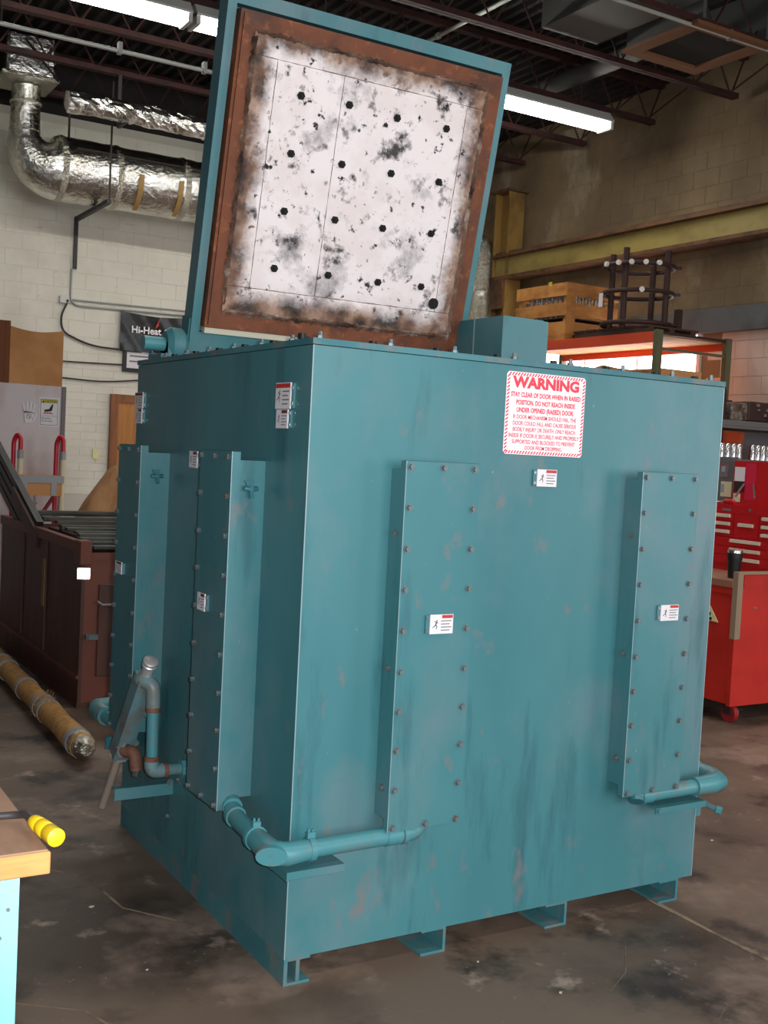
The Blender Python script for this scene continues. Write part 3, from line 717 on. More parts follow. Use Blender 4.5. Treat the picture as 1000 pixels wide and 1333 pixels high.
fr = pipe_run([(.02, -.072, .430), (.33, -.055, .427), (.405, -.050, .427), (.41, -.046, .49)], .027, .055)
band((.31, -.056, .427), (1, 0, 0), .030, .05, fr); band((.35, -.054, .428), (1, 0, 0), .033, .016, fr)
MB().box(-.049, .13, -.094, 0, .376, .382).box(-.049, .13, -.10, -.094, .360, .382).box(-.055, -.049, -.1, .06, .356, .382).build('pipe_bracket', 'teal', ov)
rp = pipe_run([(1.26, -.045, .49), (1.275, -.05, .435), (1.33, -.052, .432), (1.60, -.058, .437)], .027, .06)
band((1.335, -.052, .432), (1, 0, 0), .031, .05, rp); band((1.575, -.058, .437), (1, 0, 0), .034, .02, rp)
MB().tube([(1.275, -.078, .435), (1.270, -.085, .424)], [.030, .026], 14).build('end_cap', 'teal_dark', rp, smooth=True)
re = MB().tube([(1.58, -.058, .437), (1.65, -.060, .438), (1.70, -.045, .438), (1.722, .0, .440), (1.728, .12, .444), (1.728, .4, .45)], [.033, .036, .037, .035, .030, .027], 16).build('corner_elbow', 'teal_pipe', ov, smooth=True)
band((1.728, .10, .444), (0, 1, 0), .036, .02, re)
MB().box(1.36, 1.60, -.084, 0, .385, .391).box(1.36, 1.60, -.09, -.084, .370, .391).cyl((1.372, -.097, .382), (1.372, -.09, .382), .008, n=8).build('pipe_bracket', 'teal', ov)
MB().tube(fillet([(1.648, .03, .36), (1.68, .02, .352), (1.70, -.05, .335)], .03), .011, 8).cyl((1.70, -.05, .335), (1.71, -.066, .331), .016, n=8).box(1.642, 1.675, .0, .05, .30, .35).build('drain_cock', 'teal_pipe', ov)
farp = pipe_run([(-.055, 1.30, .50), (-.058, 1.36, .46), (-.075, 1.45, .452), (-.09, 1.56, .455)], .027, .06)
MB().tube([(-.086, 1.53, .455), (-.09, 1.60, .456), (-.075, 1.655, .456), (-.03, 1.668, .456), (.05, 1.66, .456)], [.034, .038, .038, .036, .032], 16).build('corner_elbow', 'teal_pipe', ov, smooth=True)
band((-.083, 1.515, .455), (0, 1, 0), .037, .02, farp)
MB().box(-.115, 0, 1.40, 1.41, .35, .40).build('pipe_bracket', 'teal_dark', ov)

# slanted valve box on a rusty elbow pipe
yv = .829
vp = MB().tube(fillet([(.0, yv, .421), (-.128, yv, .423), (-.132, yv, .66)], .045, 7), .021, 14).build('valve_pipe', 'teal_pipe', ov, smooth=True)
for p, d in (((-.130, yv, .468), (0, 0, 1)), ((-.131, yv, .640), (0, 0, 1)), ((-.080, yv, .422), (1, 0, 0))): band(p, d, .0265, .016, vp, 'pipe_rust', 'fitting_collar')
MB().tube(fillet([(-.085, yv, .4225), (-.128, yv, .423), (-.130, yv, .465)], .04, 6), .0255, 14).build('elbow_fitting', 'pipe_worn', vp, smooth=True)
MB().tube(fillet([(-.132, yv, .645), (-.134, yv, .725), (-.165, yv + .03, .738), (-.165, yv + .05, .738)], .05, 7), .0255, 14).build('elbow_fitting', 'pipe_worn', vp, smooth=True)
MB().cyl((-.025, yv, .421), (0, yv, .421), .034, n=8).build('union_nut', 'teal_pipe', vp)
A = Vector((-.152, .858, .752)); B = Vector((-.152, 1.11, .412)); dv = (B - A).normalized(); sd = Vector((-1, 0, 0)); nn = dv.cross(sd)
vb = MB().frame(A, dv, nn, sd, 0, (B - A).length, -.030, .030, -.028, .032).build('valve_box', 'pipe_worn', ov)
vb['label'] = 'slanted grey teal valve box with a bright cap'
MB().cyl(A - dv * .050, A, .021, n=16).build('cap_neck', 'bright_alloy', vb, smooth=True)
MB().tube([A - dv * .080, A - dv * .076, A - dv * .066, A - dv * .064, A - dv * .060, A - dv * .050], [.022, .027, .027, .023, .027, .026], 16).build('cap', 'bright_alloy', vb, smooth=True)
MB().cyl(B, B + dv * .010, .036, n=6).build('end_plate', 'bright_alloy', vb)
MB().cyl(B + dv * .010, B + dv * .31, .0150, n=12).build('rod', 'rod_tan', vb, smooth=True)
MB().cyl((-.16, 1.052, .445), (-.16, 1.030, .445), .028, n=16).build('elbow_ring', 'chrome', vb, smooth=True)
MB().tube(fillet([(-.16, 1.035, .445), (-.135, .99, .448), (-.13, .98, .385)], .045, 7), .023, 12).build('rusty_elbow', 'pipe_rust', vb, smooth=True)
MB().cyl((-.13, .98, .388), (-.133, .985, .365), .012, n=8).build('drip_nipple', 'steel', vb, smooth=True)
for k, s_ in ((.36, -.8), (.74, -.8), (.74, .8)):
    p = A + dv * (B - A).length * k + sd * (.030 * s_) - nn * .0
    link('screw', BOLT, vb, p + Vector((0, -.038, -.024)))
MB().box(-.215, .0, .955, .960, .290, .326).box(-.215, .0, .955, .99, .326, .332).build('support_angle', 'teal', ov)
link('bolt', BOLT, ov, (-.012, .955, .335)); link('bolt', BOLT, ov, (-.002, .90, .36), (0, 0, R(-90))); link('bolt', BOLT, ov, (-.002, .99, .20), (0, 0, R(-90)))

# ------------------------------------------------------------------ top hardware
TB = MB().cyl((0, 0, 0), (0, 0, .010), .011, n=6).cyl((0, 0, .010), (0, 0, .022), .007, n=8).build('top_bolt', 'bolt', None, (0, 0, 0)); TBM = TB.data; bpy.data.objects.remove(TB)
KB = MB().cyl((0, 0, 0), (0, 0, .016), .014, .012, n=10).build('black_stud', 'black', None, (0, 0, 0)); KBM = KB.data; bpy.data.objects.remove(KB)
for x in (.035, .27, .5, .73, .96, 1.19, 1.42, 1.61): link('top_bolt', TBM, ov, (x, .03, ZT)); link('stud', KBM, ov, (x - .035, .075, ZT))
for y in (.20, .42, .64, .86, 1.08, 1.30): link('top_bolt', TBM, ov, (.03, y, ZT)); link('stud', KBM, ov, (.045, y - .055, ZT))
MB().tube([(.03, 1.49, ZT), (.03, 1.49, ZT + .03), (.03, 1.475, ZT + .04), (.03, 1.46, ZT + .03), (.03, 1.46, ZT)], .005, 6).build('eye_bolt', 'teal_dark', ov)
# lid drive: bearing hub and gear motor at the back left, counter box at the back right
hub = MB().tube([(.055, 1.40, 1.943), (.075, 1.40, 1.943), (.12, 1.40, 1.943), (.138, 1.40, 1.943)], [.05, .068, .068, .05], 28).build('hinge_bearing', 'teal_dirty', ov, smooth=True)
MB().box(.02, .15, 1.33, 1.47, ZT, ZT + .022).prism([(1.345, ZT + .02), (1.455, ZT + .02), (1.445, 1.95), (1.355, 1.95)], 'x', .055, .125).build('pillow_foot', 'teal_dirty', hub)
MB().cyl((-.030, 1.40, 1.943), (.06, 1.40, 1.943), .028, n=18).build('shaft_cover', 'teal_pipe', hub, smooth=True)
for y in (1.345, 1.455): link('bolt_nut', TBM, hub, (.135, y, ZT + .022))
MB().cyl((.12, 1.42, 1.945), (1.50, 1.42, 1.945), .022, n=12).build('hinge_shaft', 'teal_dark', ov, smooth=True)
hub2 = MB().tube([(1.47, 1.42, 1.945), (1.55, 1.42, 1.945)], [.05, .05], 20).build('hinge_bearing', 'teal_dirty', ov, smooth=True)
MB().box(1.45, 1.57, 1.36, 1.48, ZT, ZT + .04).build('pillow_foot', 'teal_dirty', hub2)
cb = MB().box(1.385, 1.60, .99, 1.36, ZT, 2.165).build('drive_housing', 'teal', ov)
MB().box(1.383, 1.387, 1.195, 1.200, ZT, 2.165).build('seam', 'edge_bare', cb)
MB().box(1.600, 1.635, 1.0, 1.35, ZT, 2.163).build('side_panel', 'teal', cb)

# ------------------------------------------------------------------ raised lid
s = .206; q = math.hypot(1, s)
LO = Vector((0, 1.4, 1.88)); LUv = Vector((1, 0, 0)); LV = Vector((0, -s / q, 1 / q)); LN = Vector((0, -1 / q, -s / q))
def lp(u, v, n=0.0): return LO + LUv * u + LV * v + LN * n
lx0, lx1, lv0, lv1 = .152, 1.447, .045, 1.397
b = MB()
b.frame(LO, LUv, LV, LN, lx0, lx1, lv0, lv1, -.085, -.0752)
for a in ((lx0, lx0 + .036, lv0, lv1), (lx1 - .038, lx1, lv0, lv1), (lx0 + .036, lx1 - .038, lv0, lv0 + .08), (lx0 + .036, lx1 - .038, lv1 - .05, lv1)): b.frame(LO, LUv, LV, LN, *a, -.075, 0)
lid = b.build('lid', 'teal', ov); lid['label'] = 'raised square lid, teal outside and insulated inside'
MB().frame(LO, LUv, LV, LN, lx0 - .006, lx0 + .02, lv0 - .02, lv0 + .13, -.09, -.01).build('hinge_lug', 'teal_dark', lid)
MB().frame(LO, LUv, LV, LN, lx1 - .03, lx1 + .004, lv0 - .05, lv0 + .16, -.09, .002).build('hinge_lug', 'edge_bare', lid)
# rust frame (four mitred bars), proud of the rim
ru0, ru1, rv0, rv1 = .196, 1.398, .150, 1.330; bw = .078
def quadbar(pts, n0, n1, name, m):
    vs = [lp(u, v, n0) for u, v in pts] + [lp(u, v, n1) for u, v in pts]; k = len(pts)
    return MB().add(vs, [tuple(range(k))[::-1], tuple(range(k, 2 * k))] + [(i, (i + 1) % k, k + (i + 1) % k, k + i) for i in range(k)]).build(name, m, lid)
quadbar([(ru0, rv0), (ru1, rv0), (ru1 - bw, rv0 + bw), (ru0 + bw, rv0 + bw)], -.07, .028, 'rust_bar', 'rust')
quadbar([(ru1, rv0), (ru1, rv1), (ru1 - bw, rv1 - bw), (ru1 - bw, rv0 + bw)], -.07, .028, 'rust_bar', 'rust')
quadbar([(ru1, rv1), (ru0, rv1), (ru0 + bw, rv1 - bw), (ru1 - bw, rv1 - bw)], -.07, .028, 'rust_bar', 'rust')
quadbar([(ru0, rv1), (ru0, rv0), (ru0 + bw, rv0 + bw), (ru0 + bw, rv1 - bw)], -.07, .028, 'rust_bar', 'rust')
quadbar([(ru0 + .012, rv0 + .012), (ru0 + .020, rv0 + .012), (ru0 + .020, rv1 - .012), (ru0 + .012, rv1 - .012)], .028, .036, 'rust_bead', 'rust')
quadbar([(ru0 + .005, rv0 - .024), (ru1 - .3, rv0 - .024), (ru1 - .3, rv0 - .002), (ru0 + .005, rv0 - .002)], -.01, .022, 'gasket_strip', 'gasket')
# ragged insulation: grid in lid plane with noisy outline, scorched rim, boards inside
def ragged(u0, u1, v0, v1, n0, n1, name, m, jit, dome=.0, step=.03):
    nu = max(2, int((u1 - u0) / step)); nv = max(2, int((v1 - v0) / step)); vs = []; fs = []
    rnd = random.Random(hash((round(u0, 3), round(v0, 3))) & 0xffff)
    for k in range(nv + 1):
        for i in range(nu + 1):
            e = (i in (0, nu)) or (k in (0, nv)); ju = rnd.uniform(-1, 1) * jit; jv = rnd.uniform(-1, 1) * jit
            u = u0 + (u1 - u0) * i / nu + (ju if e else ju * .3); v = v0 + (v1 - v0) * k / nv + (jv if e else jv * .3)
            vs.append(lp(u, v, n0 if e else n1 + rnd.uniform(-1, 1) * dome))
    for k in range(nv):
        for i in range(nu): a = k * (nu + 1) + i; fs.append((a, a + 1, a + nu + 2, a + nu + 1))
    return MB().add(vs, fs).build(name, m, lid, smooth=True)
ins = ragged(ru0 + .070, ru1 - .066, rv0 + .060, rv1 - .066, .012, .026, 'scorched_insulation', 'scorched', .008, .003)
wu0, wu1, wv0, wv1 = .258, 1.326, .222, 1.262
su0, su1, sv0, sv1 = .362, 1.238, .322, 1.182       # seam rectangle
g = .0012
for k, (a, c) in enumerate((((wu0, wu1), (sv1 + g, wv1)), ((wu0, wu1), (wv0, sv0 - g)), ((wu0, su0 - g), (sv0 + g, sv1 - g)), ((su1 + g, wu1), (sv0 + g, sv1 - g)), ((su0 + g, .650), (sv0 + g, sv1 - g)), ((.6525, su1 - g), (sv0 + g, sv1 - g)))):
    ragged(a[0], a[1], c[0], c[1], .036, .0415, 'ceramic_board', 'ceramic', .0009, .0012, .025)
for a, c in (((ru0 + .066, ru1 - .066), (wv1 - .012, rv1 - .058)), ((ru0 + .066, ru1 - .066), (rv0 + .058, wv0 + .014)), ((ru0 + .056, wu0 + .016), (wv0 + .014, wv1 - .012)), ((wu1 - .016, ru1 - .056), (wv0 + .014, wv1 - .012))):
    ragged(a[0], a[1], c[0], c[1], .030, .0475, 'insulation_fringe', 'scorched', .006, .005, .012)
HOLES = [(0.472, 1.072), (0.684, 1.079), (0.907, 1.071), (1.147, 1.074), (0.461, 0.854), (0.687, 0.852), (0.917, 0.855), (1.151, 0.859), (0.464, 0.635), (0.691, 0.635), (0.916, 0.634), (1.154, 0.646), (0.453, 0.411), (0.695, 0.414), (0.932, 0.414), (1.146, 0.421)]
for u, v in HOLES:
    MB().cyl(lp(u, v, .040), lp(u, v, .050), .016, n=6).cyl(lp(u, v, .050), lp(u, v, .056), .007, n=6).build('anchor_stud', 'soot', lid)
MB().cyl(lp(1.222, .357, .040), lp(1.222, .357, .049), .024, n=12).cyl(lp(1.226, .360, .049), lp(1.226, .360, .051), .014, n=10).build('anchor_stud', 'soot', lid)
for u, v in ((.30, .26), (1.20, .25)): pass

# ================================================================== LEFT SIDE THINGS
# workbench
wbn = empty('workbench', (-1.8, -.6, 0), 'workbench with a worn wooden top and pale cyan end panel', 'workbench')
tx0, tx1, ty0, ty1 = -2.7, -.968, -1.064, .0
b = MB()
for k in range(6):
    pass
top = MB().cham(tx0, tx1, ty0 + .006, ty1, .862, .900, .004).build('wooden_top', 'bench_top', wbn)
MB().cham(tx0, tx1, ty0, ty0 + .006, .862, .8985, .002).build('front_edge', 'bench_edge', top)
MB().box(-2.62, -1.008, -1.03, -1.0, .0, .862).build('end_panel', 'bench_cyan', wbn)
MB().box(-1.04, -1.008, -1.0, -.1, .0, .862).build('side_leg', 'bench_cyan', wbn)
MB().box(-2.62, -2.58, -1.0, -.1, .0, .862).build('side_leg', 'bench_cyan', wbn)
for z in (.80, .755): MB().cyl((-1.025 - (.012 if z < .78 else 0), -1.034, z), (-1.025 - (.012 if z < .78 else 0), -1.03, z), .003, n=8).build('screw', 'ink_grey', wbn)
pg = empty('power_plug', (-.958, -1.03, .9), 'yellow rubber plug with a grey cable lying on the workbench corner', 'plug')
pa = Vector((-.972, -.957, .9165)); pb = Vector((-.957, -1.056, .9165)); dd = pb - pa
MB().tube([pa, pa + dd * .06, pa + dd * .30, pa + dd * .33, pa + dd * .36, pa + dd * .62, pa + dd * .65, pa + dd * .68, pa + dd * .97, pb], [.009, .0120, .0140, .0126, .0143, .0150, .0134, .0152, .0152, .010], 16).build('plug_body', 'plug_yellow', pg, smooth=True)
MB().tube(fillet([pa + dd * .05, pa - dd * .25 + Vector((0, 0, .004)), (-.985, -.905, .912), (-1.05, -.88, .907), (-1.4, -.90, .907)], .05), .0065, 10).build('cord', 'cable', pg, smooth=True)

# brown bin with steel strips
bi = empty('scrap_bin', (.95, 4.55, 0), 'dark brown steel bin heaped with flat steel strips, beside the oven', 'bin')
bx0, bx1, by0, by1, bh = .37, 1.9, 3.52, 5.62, .90
MB().box(bx0, bx0 + .02, by0, by1, .03, bh).build('side_wall', 'bin_brown', bi)
MB().box(bx0 + .02, bx1, by0, by0 + .02, .03, bh).build('front_wall', 'bin_rim', bi)
MB().box(bx0 + .02, bx1, by1 - .02, by1, .03, bh).build('back_wall', 'bin_brown', bi)
MB().box(bx1, bx1 + .02, by0, by1, .03, bh).build('side_wall', 'bin_brown', bi)
MB().box(bx0 - .004, bx1 + .02, by0 - .004, by1, 0, .03).build('base', 'bin_brown', bi)
for y in (by0 + .78, by0 + 1.4): MB().box(bx0 - .012, bx0, y, y + .02, .20, bh).build('rib', 'bin_brown', bi)
MB().box(bx0 - .012, bx0, by0, by1, .17, .19).build('rib', 'bin_rim', bi)
MB().box(bx0 - .014, bx0 + .03, by0 - .008, by1, bh, bh + .06).build('rim_bar', 'bin_rim', bi)
MB().box(bx0 + .03, bx1, by0 - .008, by0 + .03, bh - .04, bh + .0).build('rim_bar', 'bin_rim', bi)
MB().cham(bx0 - .02, bx0 + .05, by0 - .02, by0 + .10, bh - .07, bh + .07, .005).build('corner_post', 'bin_rim', bi)
rc = Vector((.372, by0 - .030, .785)); rn = (flo.location - rc).normalized(); rU = Vector((0, 0, 1)).cross(rn).normalized(); rV = rn.cross(rU)
MB().box(.345, .400, by0 - .024, by0 - .008, .76, .81).build('reflector_mount', 'bin_rim', bi)
MB().frame(rc, rU, rV, rn, -.033, .033, -.03, .03, -.006, .004).build('reflector', 'reflector', bi)['label'] = 'square white reflector shining in the flash'
MB().box(bx0 - .018, bx0 - .012, 4.30, 4.36, .48, .78).build('yellow_placard', 'column_yellow', bi)
MB().cham(.47, .64, by0 - .012, by0, .18, .72, .004).build('stiffener_plate', 'bin_brown', bi)
MB().box(.40, .47, by0 - .03, by0, .40, .43).cyl((.42, by0 - .04, .415), (.42, by0 - .03, .415), .012, n=8).build('latch', 'bolt', bi)
MB().tube([(.46, by0 - .02, .62), (.49, by0 - .02, .60), (.60, by0 - .02, .60)], .008, 6).build('handle_rod', 'galv', bi)
# dark lid of ribbed bars propped open
v0 = Vector((.40, 4.62, .97)); v1 = Vector((.36, 5.95, 1.52)); lv_ = (v1 - v0)
lu_ = Vector((1, 0, 0))
n_ = lv_.normalized().cross(Vector((1, 0, 0)))
for k in range(4):
    o_ = v0 + Vector((-.03, .17 * k, -.012 * k))
    MB().frame(o_, lv_.normalized(), Vector((1, 0, 0)), n_, 0, lv_.length - .1 * k, 0, .045, -.024, .024).build('lid_bar', 'black', bi)
MB().frame(v0 + Vector((-.05, 0, -.06)), lv_.normalized(), Vector((1, 0, 0)), n_, -.10, .62, 0, .02, -.05, .05).build('lid_arm', 'bin_brown', bi)
rs = random.Random(3)
for k in range(16):
    y = 3.66 + .118 * k + rs.uniform(-.02, .02); z = bh - .01 + rs.uniform(0, .05) + .006 * k; x0 = .44 + rs.uniform(-.02, .10)
    o = MB().box(x0, 1.86, y - .035, y + .035, z - .006, z + .012); o = o.build('steel_strip', 'strip_steel')
    tag(o, 'long flat grey steel strip lying loose across the top of the brown bin', 'steel strip', 'steel strips heaped in the brown bin')
# two cross bearers inside the bin hold the strips
for xx in (.7, 1.5): MB().box(xx, xx + .06, by0 + .02, by1 - .02, bh - .12, bh - .02).build('bearer', 'bin_brown', bi)

# paper wrapped tube on the floor
tb = empty('wrapped_tube', (.16, 3.6, 0), 'long kraft paper wrapped tube with grey tape bands on the floor', 'tube')
ta = Vector((.10, 2.45, .075)); te = Vector((.20, 5.6, .075)); td = te - ta
MB().tube([ta + td * k / 14 for k in range(15)], [.062 + .004 * math.sin(k * 2.3) for k in range(15)], 18).build('barrel', 'kraft_tube', tb, smooth=True)
for k in (.03, .235, .275, .42, .60, .66): MB().cyl(ta + td * (k - .008), ta + td * (k + .008), .0685, n=18).build('tape_band', 'duct_tape', tb, smooth=True)
MB().tube([ta - td * .022, ta - td * .012, ta + td * .02], [.03, .056, .066], 16).build('foil_end', 'foil_crinkle', tb, smooth=True)
fr_ = MB(); rs = random.Random(5)
for k in range(60):
    p = ta + td * rs.uniform(.21, .30); a = rs.uniform(0, 6.28); e = Vector((math.cos(a), 0, math.sin(a))) * .06
    if p.z + e.z < .02: e.z = abs(e.z)
    r_ = rs.uniform(.012, .035); d_ = Vector((rs.uniform(-1, 1), rs.uniform(-1, 1), rs.uniform(-.4, 1))).normalized()
    fr_.add([p + e, p + e * 1.25 + d_ * r_, p + e * 1.2 + d_ * r_ + Vector((.008, .012, 0)), p + e + Vector((.006, .014, 0))], [(0, 1, 2, 3)])
fr_.build('frayed_paper', 'kraft_tube', tb)['kind'] = 'stuff'

# grey cabinet with stickers, cardboard box on it, hand truck in front
cbn = empty('sheet_metal_cabinet', (.55, 7.3, 0), 'tall grey sheet metal cabinet with hand and caution stickers', 'cabinet')
MB().box(-.6, 1.13, 6.9, 7.7, .08, 1.98).build('body', 'cabinet_grey', cbn)
MB().box(-.6, 1.13, 6.92, 7.7, 0, .08).build('plinth', 'truck_red', cbn)
MB().box(1.10, 1.135, 6.885, 6.9, .08, 1.98).build('corner_strip', 'panel_grey', cbn)
MB().box(.02, .025, 6.897, 6.9, .12, 1.94).build('door_gap', 'ink_grey', cbn)
cs = MB().box(.911, 1.083, 6.896, 6.9, 1.632, 1.880).build('caution_sticker', 'tag_white', cbn)
def srect(m, x0, x1, z0, z1, lift=.0): return MB().box(x0, x1, 6.8945 - lift, 6.896, z0, z1).build('print', m, cs)
srect('ink', .924, 1.070, 1.645, 1.866); srect('tag_white', .927, 1.067, 1.648, 1.863, .0006)
srect('caution_yellow', .928, 1.066, 1.832, 1.862, .0012); srect('ink', .928, 1.066, 1.722, 1.724, .0012)
text_part('lettering', 'CAUTION', .030, 'ink', cs, (1.010, 6.8930, 1.847), (1, 0, 0), (0, 0, 1), width=.095, bold=.0006)
MB().prism([(.936, 1.836), (.958, 1.836), (.947, 1.857)], 'y', 6.892, 6.8935).build('print', 'ink', cs)
MB().prism([(.955, 1.775), (.995, 1.782), (1.022, 1.825), (1.032, 1.822), (1.020, 1.768), (.985, 1.760), (.957, 1.760)], 'y', 6.892, 6.8935).build('print', 'ink', cs)
MB().box(.948, 1.028, 6.892, 6.8935, 1.742, 1.750).build('print', 'tag_red', cs)
for x in (.965, .985, 1.005): MB().prism([(x - .004, 1.751), (x + .003, 1.751), (x + .004, 1.762), (x, 1.768)], 'y', 6.892, 6.8935).build('print', 'tag_red', cs)
text_part('lettering', 'Hot surface.', .021, 'ink', cs, (.935, 6.8930, 1.704), (1, 0, 0), (0, 0, 1), align='LEFT', width=.080)
text_part('lettering', 'Do not touch.', .021, 'ink', cs, (.935, 6.8930, 1.681), (1, 0, 0), (0, 0, 1), align='LEFT', width=.092)
gl = MB()
gx, gz = .828, 1.70
def gpoly(p): gl.prism(p, 'y', 6.892, 6.9)
gpoly([(gx - .032, gz - .045), (gx + .032, gz - .045), (gx + .036, gz + .0), (gx + .042, gz + .045), (gx - .040, gz + .055), (gx - .036, gz)])
for k, (dx, l, an) in enumerate(((-.031, .075, 14), (-.011, .092, 4), (.010, .092, -4), (.030, .078, -12))):
    a = R(90 + an); ux, uz = math.cos(a), math.sin(a); px, pz_ = gx + dx, gz + .04; wdt = .0095
    gpoly([(px + uz * wdt, pz_ - ux * wdt), (px + ux * l + uz * wdt * .8, pz_ + uz * l - ux * wdt * .8), (px + ux * (l + .008), pz_ + uz * (l + .008)), (px + ux * l - uz * wdt * .8, pz_ + uz * l + ux * wdt * .8), (px - uz * wdt, pz_ + ux * wdt)])
gpoly([(gx + .030, gz - .01), (gx + .062, gz + .045), (gx + .074, gz + .042), (gx + .060, gz + .005), (gx + .036, gz - .04)])
gl = gl.build('hand_sticker', 'tag_white', cbn)
ring = MB(); n = 20
vs = [(gx + r_ * math.cos(2 * math.pi * i / n), 6.8915, gz + .012 + r_ * math.sin(2 * math.pi * i / n)) for r_ in (.017, .021) for i in range(n)]
ring.add(vs, [(i, (i + 1) % n, n + (i + 1) % n, n + i) for i in range(n)]).add([(gx - .014, 6.8915, gz + .023), (gx - .011, 6.8915, gz + .026), (gx + .014, 6.8915, gz + .001), (gx + .011, 6.8915, gz - .002)], [(0, 1, 2, 3)])
ring.build('no_touch_mark', 'tag_maroon', gl)
cb_ = empty('cardboard_box', (.8, 7.15, 1.98), 'open brown cardboard box standing on the grey cabinet', 'box')
MB().box(.62, 1.105, 6.92, 6.93, 1.98, 2.42).build('front_panel', 'cardboard', cb_)
pts_ = [(.62, 2.42)] + [(.62 + .485 * k / 10, 2.42 + .05 - .035 * math.sin(math.pi * k / 10) - .012 * k / 10) for k in range(11)] + [(1.105, 2.42)]
MB().prism(pts_, 'y', 6.92, 6.926).build('front_flap', 'cardboard', cb_)
MB().box(1.095, 1.105, 6.93, 7.45, 1.98, 2.45).build('side_panel', 'cardboard', cb_)
MB().box(.62, 1.105, 7.44, 7.45, 1.98, 2.44).build('back_panel', 'cardboard', cb_)
MB().box(.48, .62, 6.915, 6.93, 1.98, 2.50).build('opened_flap', 'cardboard_dark', cb_)
MB().box(.62, .66, 6.912, 6.92, 1.98, 2.50).build('taped_edge', 'cardboard_dark', cb_)
ht = empty('hand_truck', (.815, 6.6, 0), 'red hand truck with hooked handles leaning by the grey cabinet', 'hand truck')
for x in (.648, .995):
    rail = MB().tube(fillet([(x, 6.60, .12), (x, 6.60, 1.50), (x + .02, 6.58, 1.555), (x + .045, 6.56, 1.53), (x + .045, 6.555, 1.42)], .05, 6), .019, 12).build('rail', 'truck_red', ht, smooth=True)
    MB().cyl((x + .045, 6.555, .78), (x + .045, 6.555, 1.36), .023, n=12).build('grip_sleeve', 'cream_tube', ht, smooth=True)
    MB().cyl((x + .045, 6.555, 1.36), (x + .045, 6.555, 1.43), .025, n=12).build('tape_wrap', 'duct_tape', ht, smooth=True)
    MB().tube([(x - .03, 6.66, .10), (x + .03, 6.66, .10)], [.10, .10], 20).build('wheel', 'rubber', ht, smooth=True)
for z in (.80, .45, .16): MB().box(.648, .995, 6.585, 6.615, z - .02, z + .02).build('crossbar', 'truck_dark_red', ht)
MB().box(.66, 1.0, 6.50, 6.62, .0, .012).box(.66, 1.0, 6.60, 6.612, .0, .16).build('toe_plate', 'truck_dark_red', ht)
for p0, p1 in (((.655, 1.05), (.84, .82)), ((.84, .82), (.99, 1.06)), ((.66, .82), (.84, 1.0))): MB().cyl((p0[0], 6.60, p0[1]), (p1[0], 6.60, p1[1]), .016, n=8).build('brace', 'truck_dark_red', ht)
MB().cyl((.83, 6.585, .80), (.83, 6.585, 1.07), .010, n=8).build('spring_rod', 'steel', ht)
MB().box(.66, 1.03, 6.52, 6.55, 1.06, 1.23).build('cardboard_pad', 'cardboard', ht)
MB().box(.65, 1.045, 6.512, 6.52, 1.165, 1.225).build('tape_strip', 'duct_tape', ht)
for x in (.70, .94): MB().box(x, x + .045, 6.512, 6.52, 1.06, 1.165).build('tape_strip', 'duct_tape', ht)

# cone of kraft paper
kc = MB().tube([(2.05, 9.3, 0), (2.12, 9.25, .4), (2.22, 9.2, .8), (2.34, 9.15, 1.22), (2.36, 9.13, 1.27)], [.42, .34, .24, .10, .03], 24).build('paper_cone', 'kraft', smooth=True)
tag(kc, 'brown paper shrouded cone standing in front of the wooden door', 'paper cone')
MB().tube([(2.32, 9.07, 1.14), (2.36, 9.0, 1.10), (2.34, 8.97, 1.02)], [.035, .045, .03], 12).build('knot', 'dark_wood', kc, smooth=True)

# ================================================================== RIGHT SIDE THINGS
rk = empty('pallet_rack', (7.5, 7.2, 0), 'pallet rack with orange beams, green posts and a plank deck by the window', 'rack')
for x, y in ((7.0, 5.87), (8.03, 5.87), (7.0, 8.65), (8.03, 8.65)):
    MB().box(x - .04, x + .04, y - .03, y + .03, 0, 2.99).build('post', 'rack_green', rk)
    MB().box(x - .06, x + .06, y - .05, y + .05, 0, .01).build('foot', 'rack_green', rk)
for z, nm in ((2.86, 0), (2.12, 1)):
    for x in (7.0, 8.03): MB().box(x - .025, x + .025, 5.90, 8.62, z, z + .115).build('beam', 'rack_orange', rk)
    y = 5.92
    while y < 8.55:
        MB().box(7.03, 8.0, y, y + .085, z + .075, z + .105).build('deck_plank', 'plank', rk); y += .092
for y in (5.87, 8.65):
    for z in (2.78, 1.9, 1.0): MB().box(7.04, 7.99, y - .012, y + .012, z, z + .03).build('end_brace', 'rack_green', rk)
MB().box(7.04, 7.99, 5.86, 5.88, 2.945, 2.975).build('end_angle', 'dark_iron', rk)

# crate on the rack
ZS = 2.966
ct = empty('wooden_crate', (7.35, 7.95, ZS), 'slatted wooden crate holding rows of metal fittings on the rack deck', 'crate')
qx0, qx1, qy0, qy1 = 7.02, 7.82, 7.42, 8.38; 
for x in (qx0 + .03, qx1 - .09):
    for y in (qy0 + .02, qy1 - .08): MB().box(x, x + .06, y, y + .06, ZS + .08, ZS + .68).build('corner_post', 'crate_wood', ct)
for z in (.08, .30, .53):
    MB().box(qx0, qx0 + .022, qy0, qy1, ZS + z, ZS + z + .15).build('slat', 'crate_wood', ct); MB().box(qx1 - .022, qx1, qy0, qy1, ZS + z, ZS + z + .15).build('slat', 'crate_wood', ct)
    MB().box(qx0 + .022, qx1 - .022, qy0, qy0 + .022, ZS + z, ZS + z + .15).build('slat', 'crate_wood', ct); MB().box(qx0 + .022, qx1 - .022, qy1 - .022, qy1, ZS + z, ZS + z + .15).build('slat', 'crate_wood', ct)
MB().box(qx0, qx0 + .14, qy0 - .004, qy0, ZS + .08, ZS + .68).build('batten', 'crate_wood', ct)
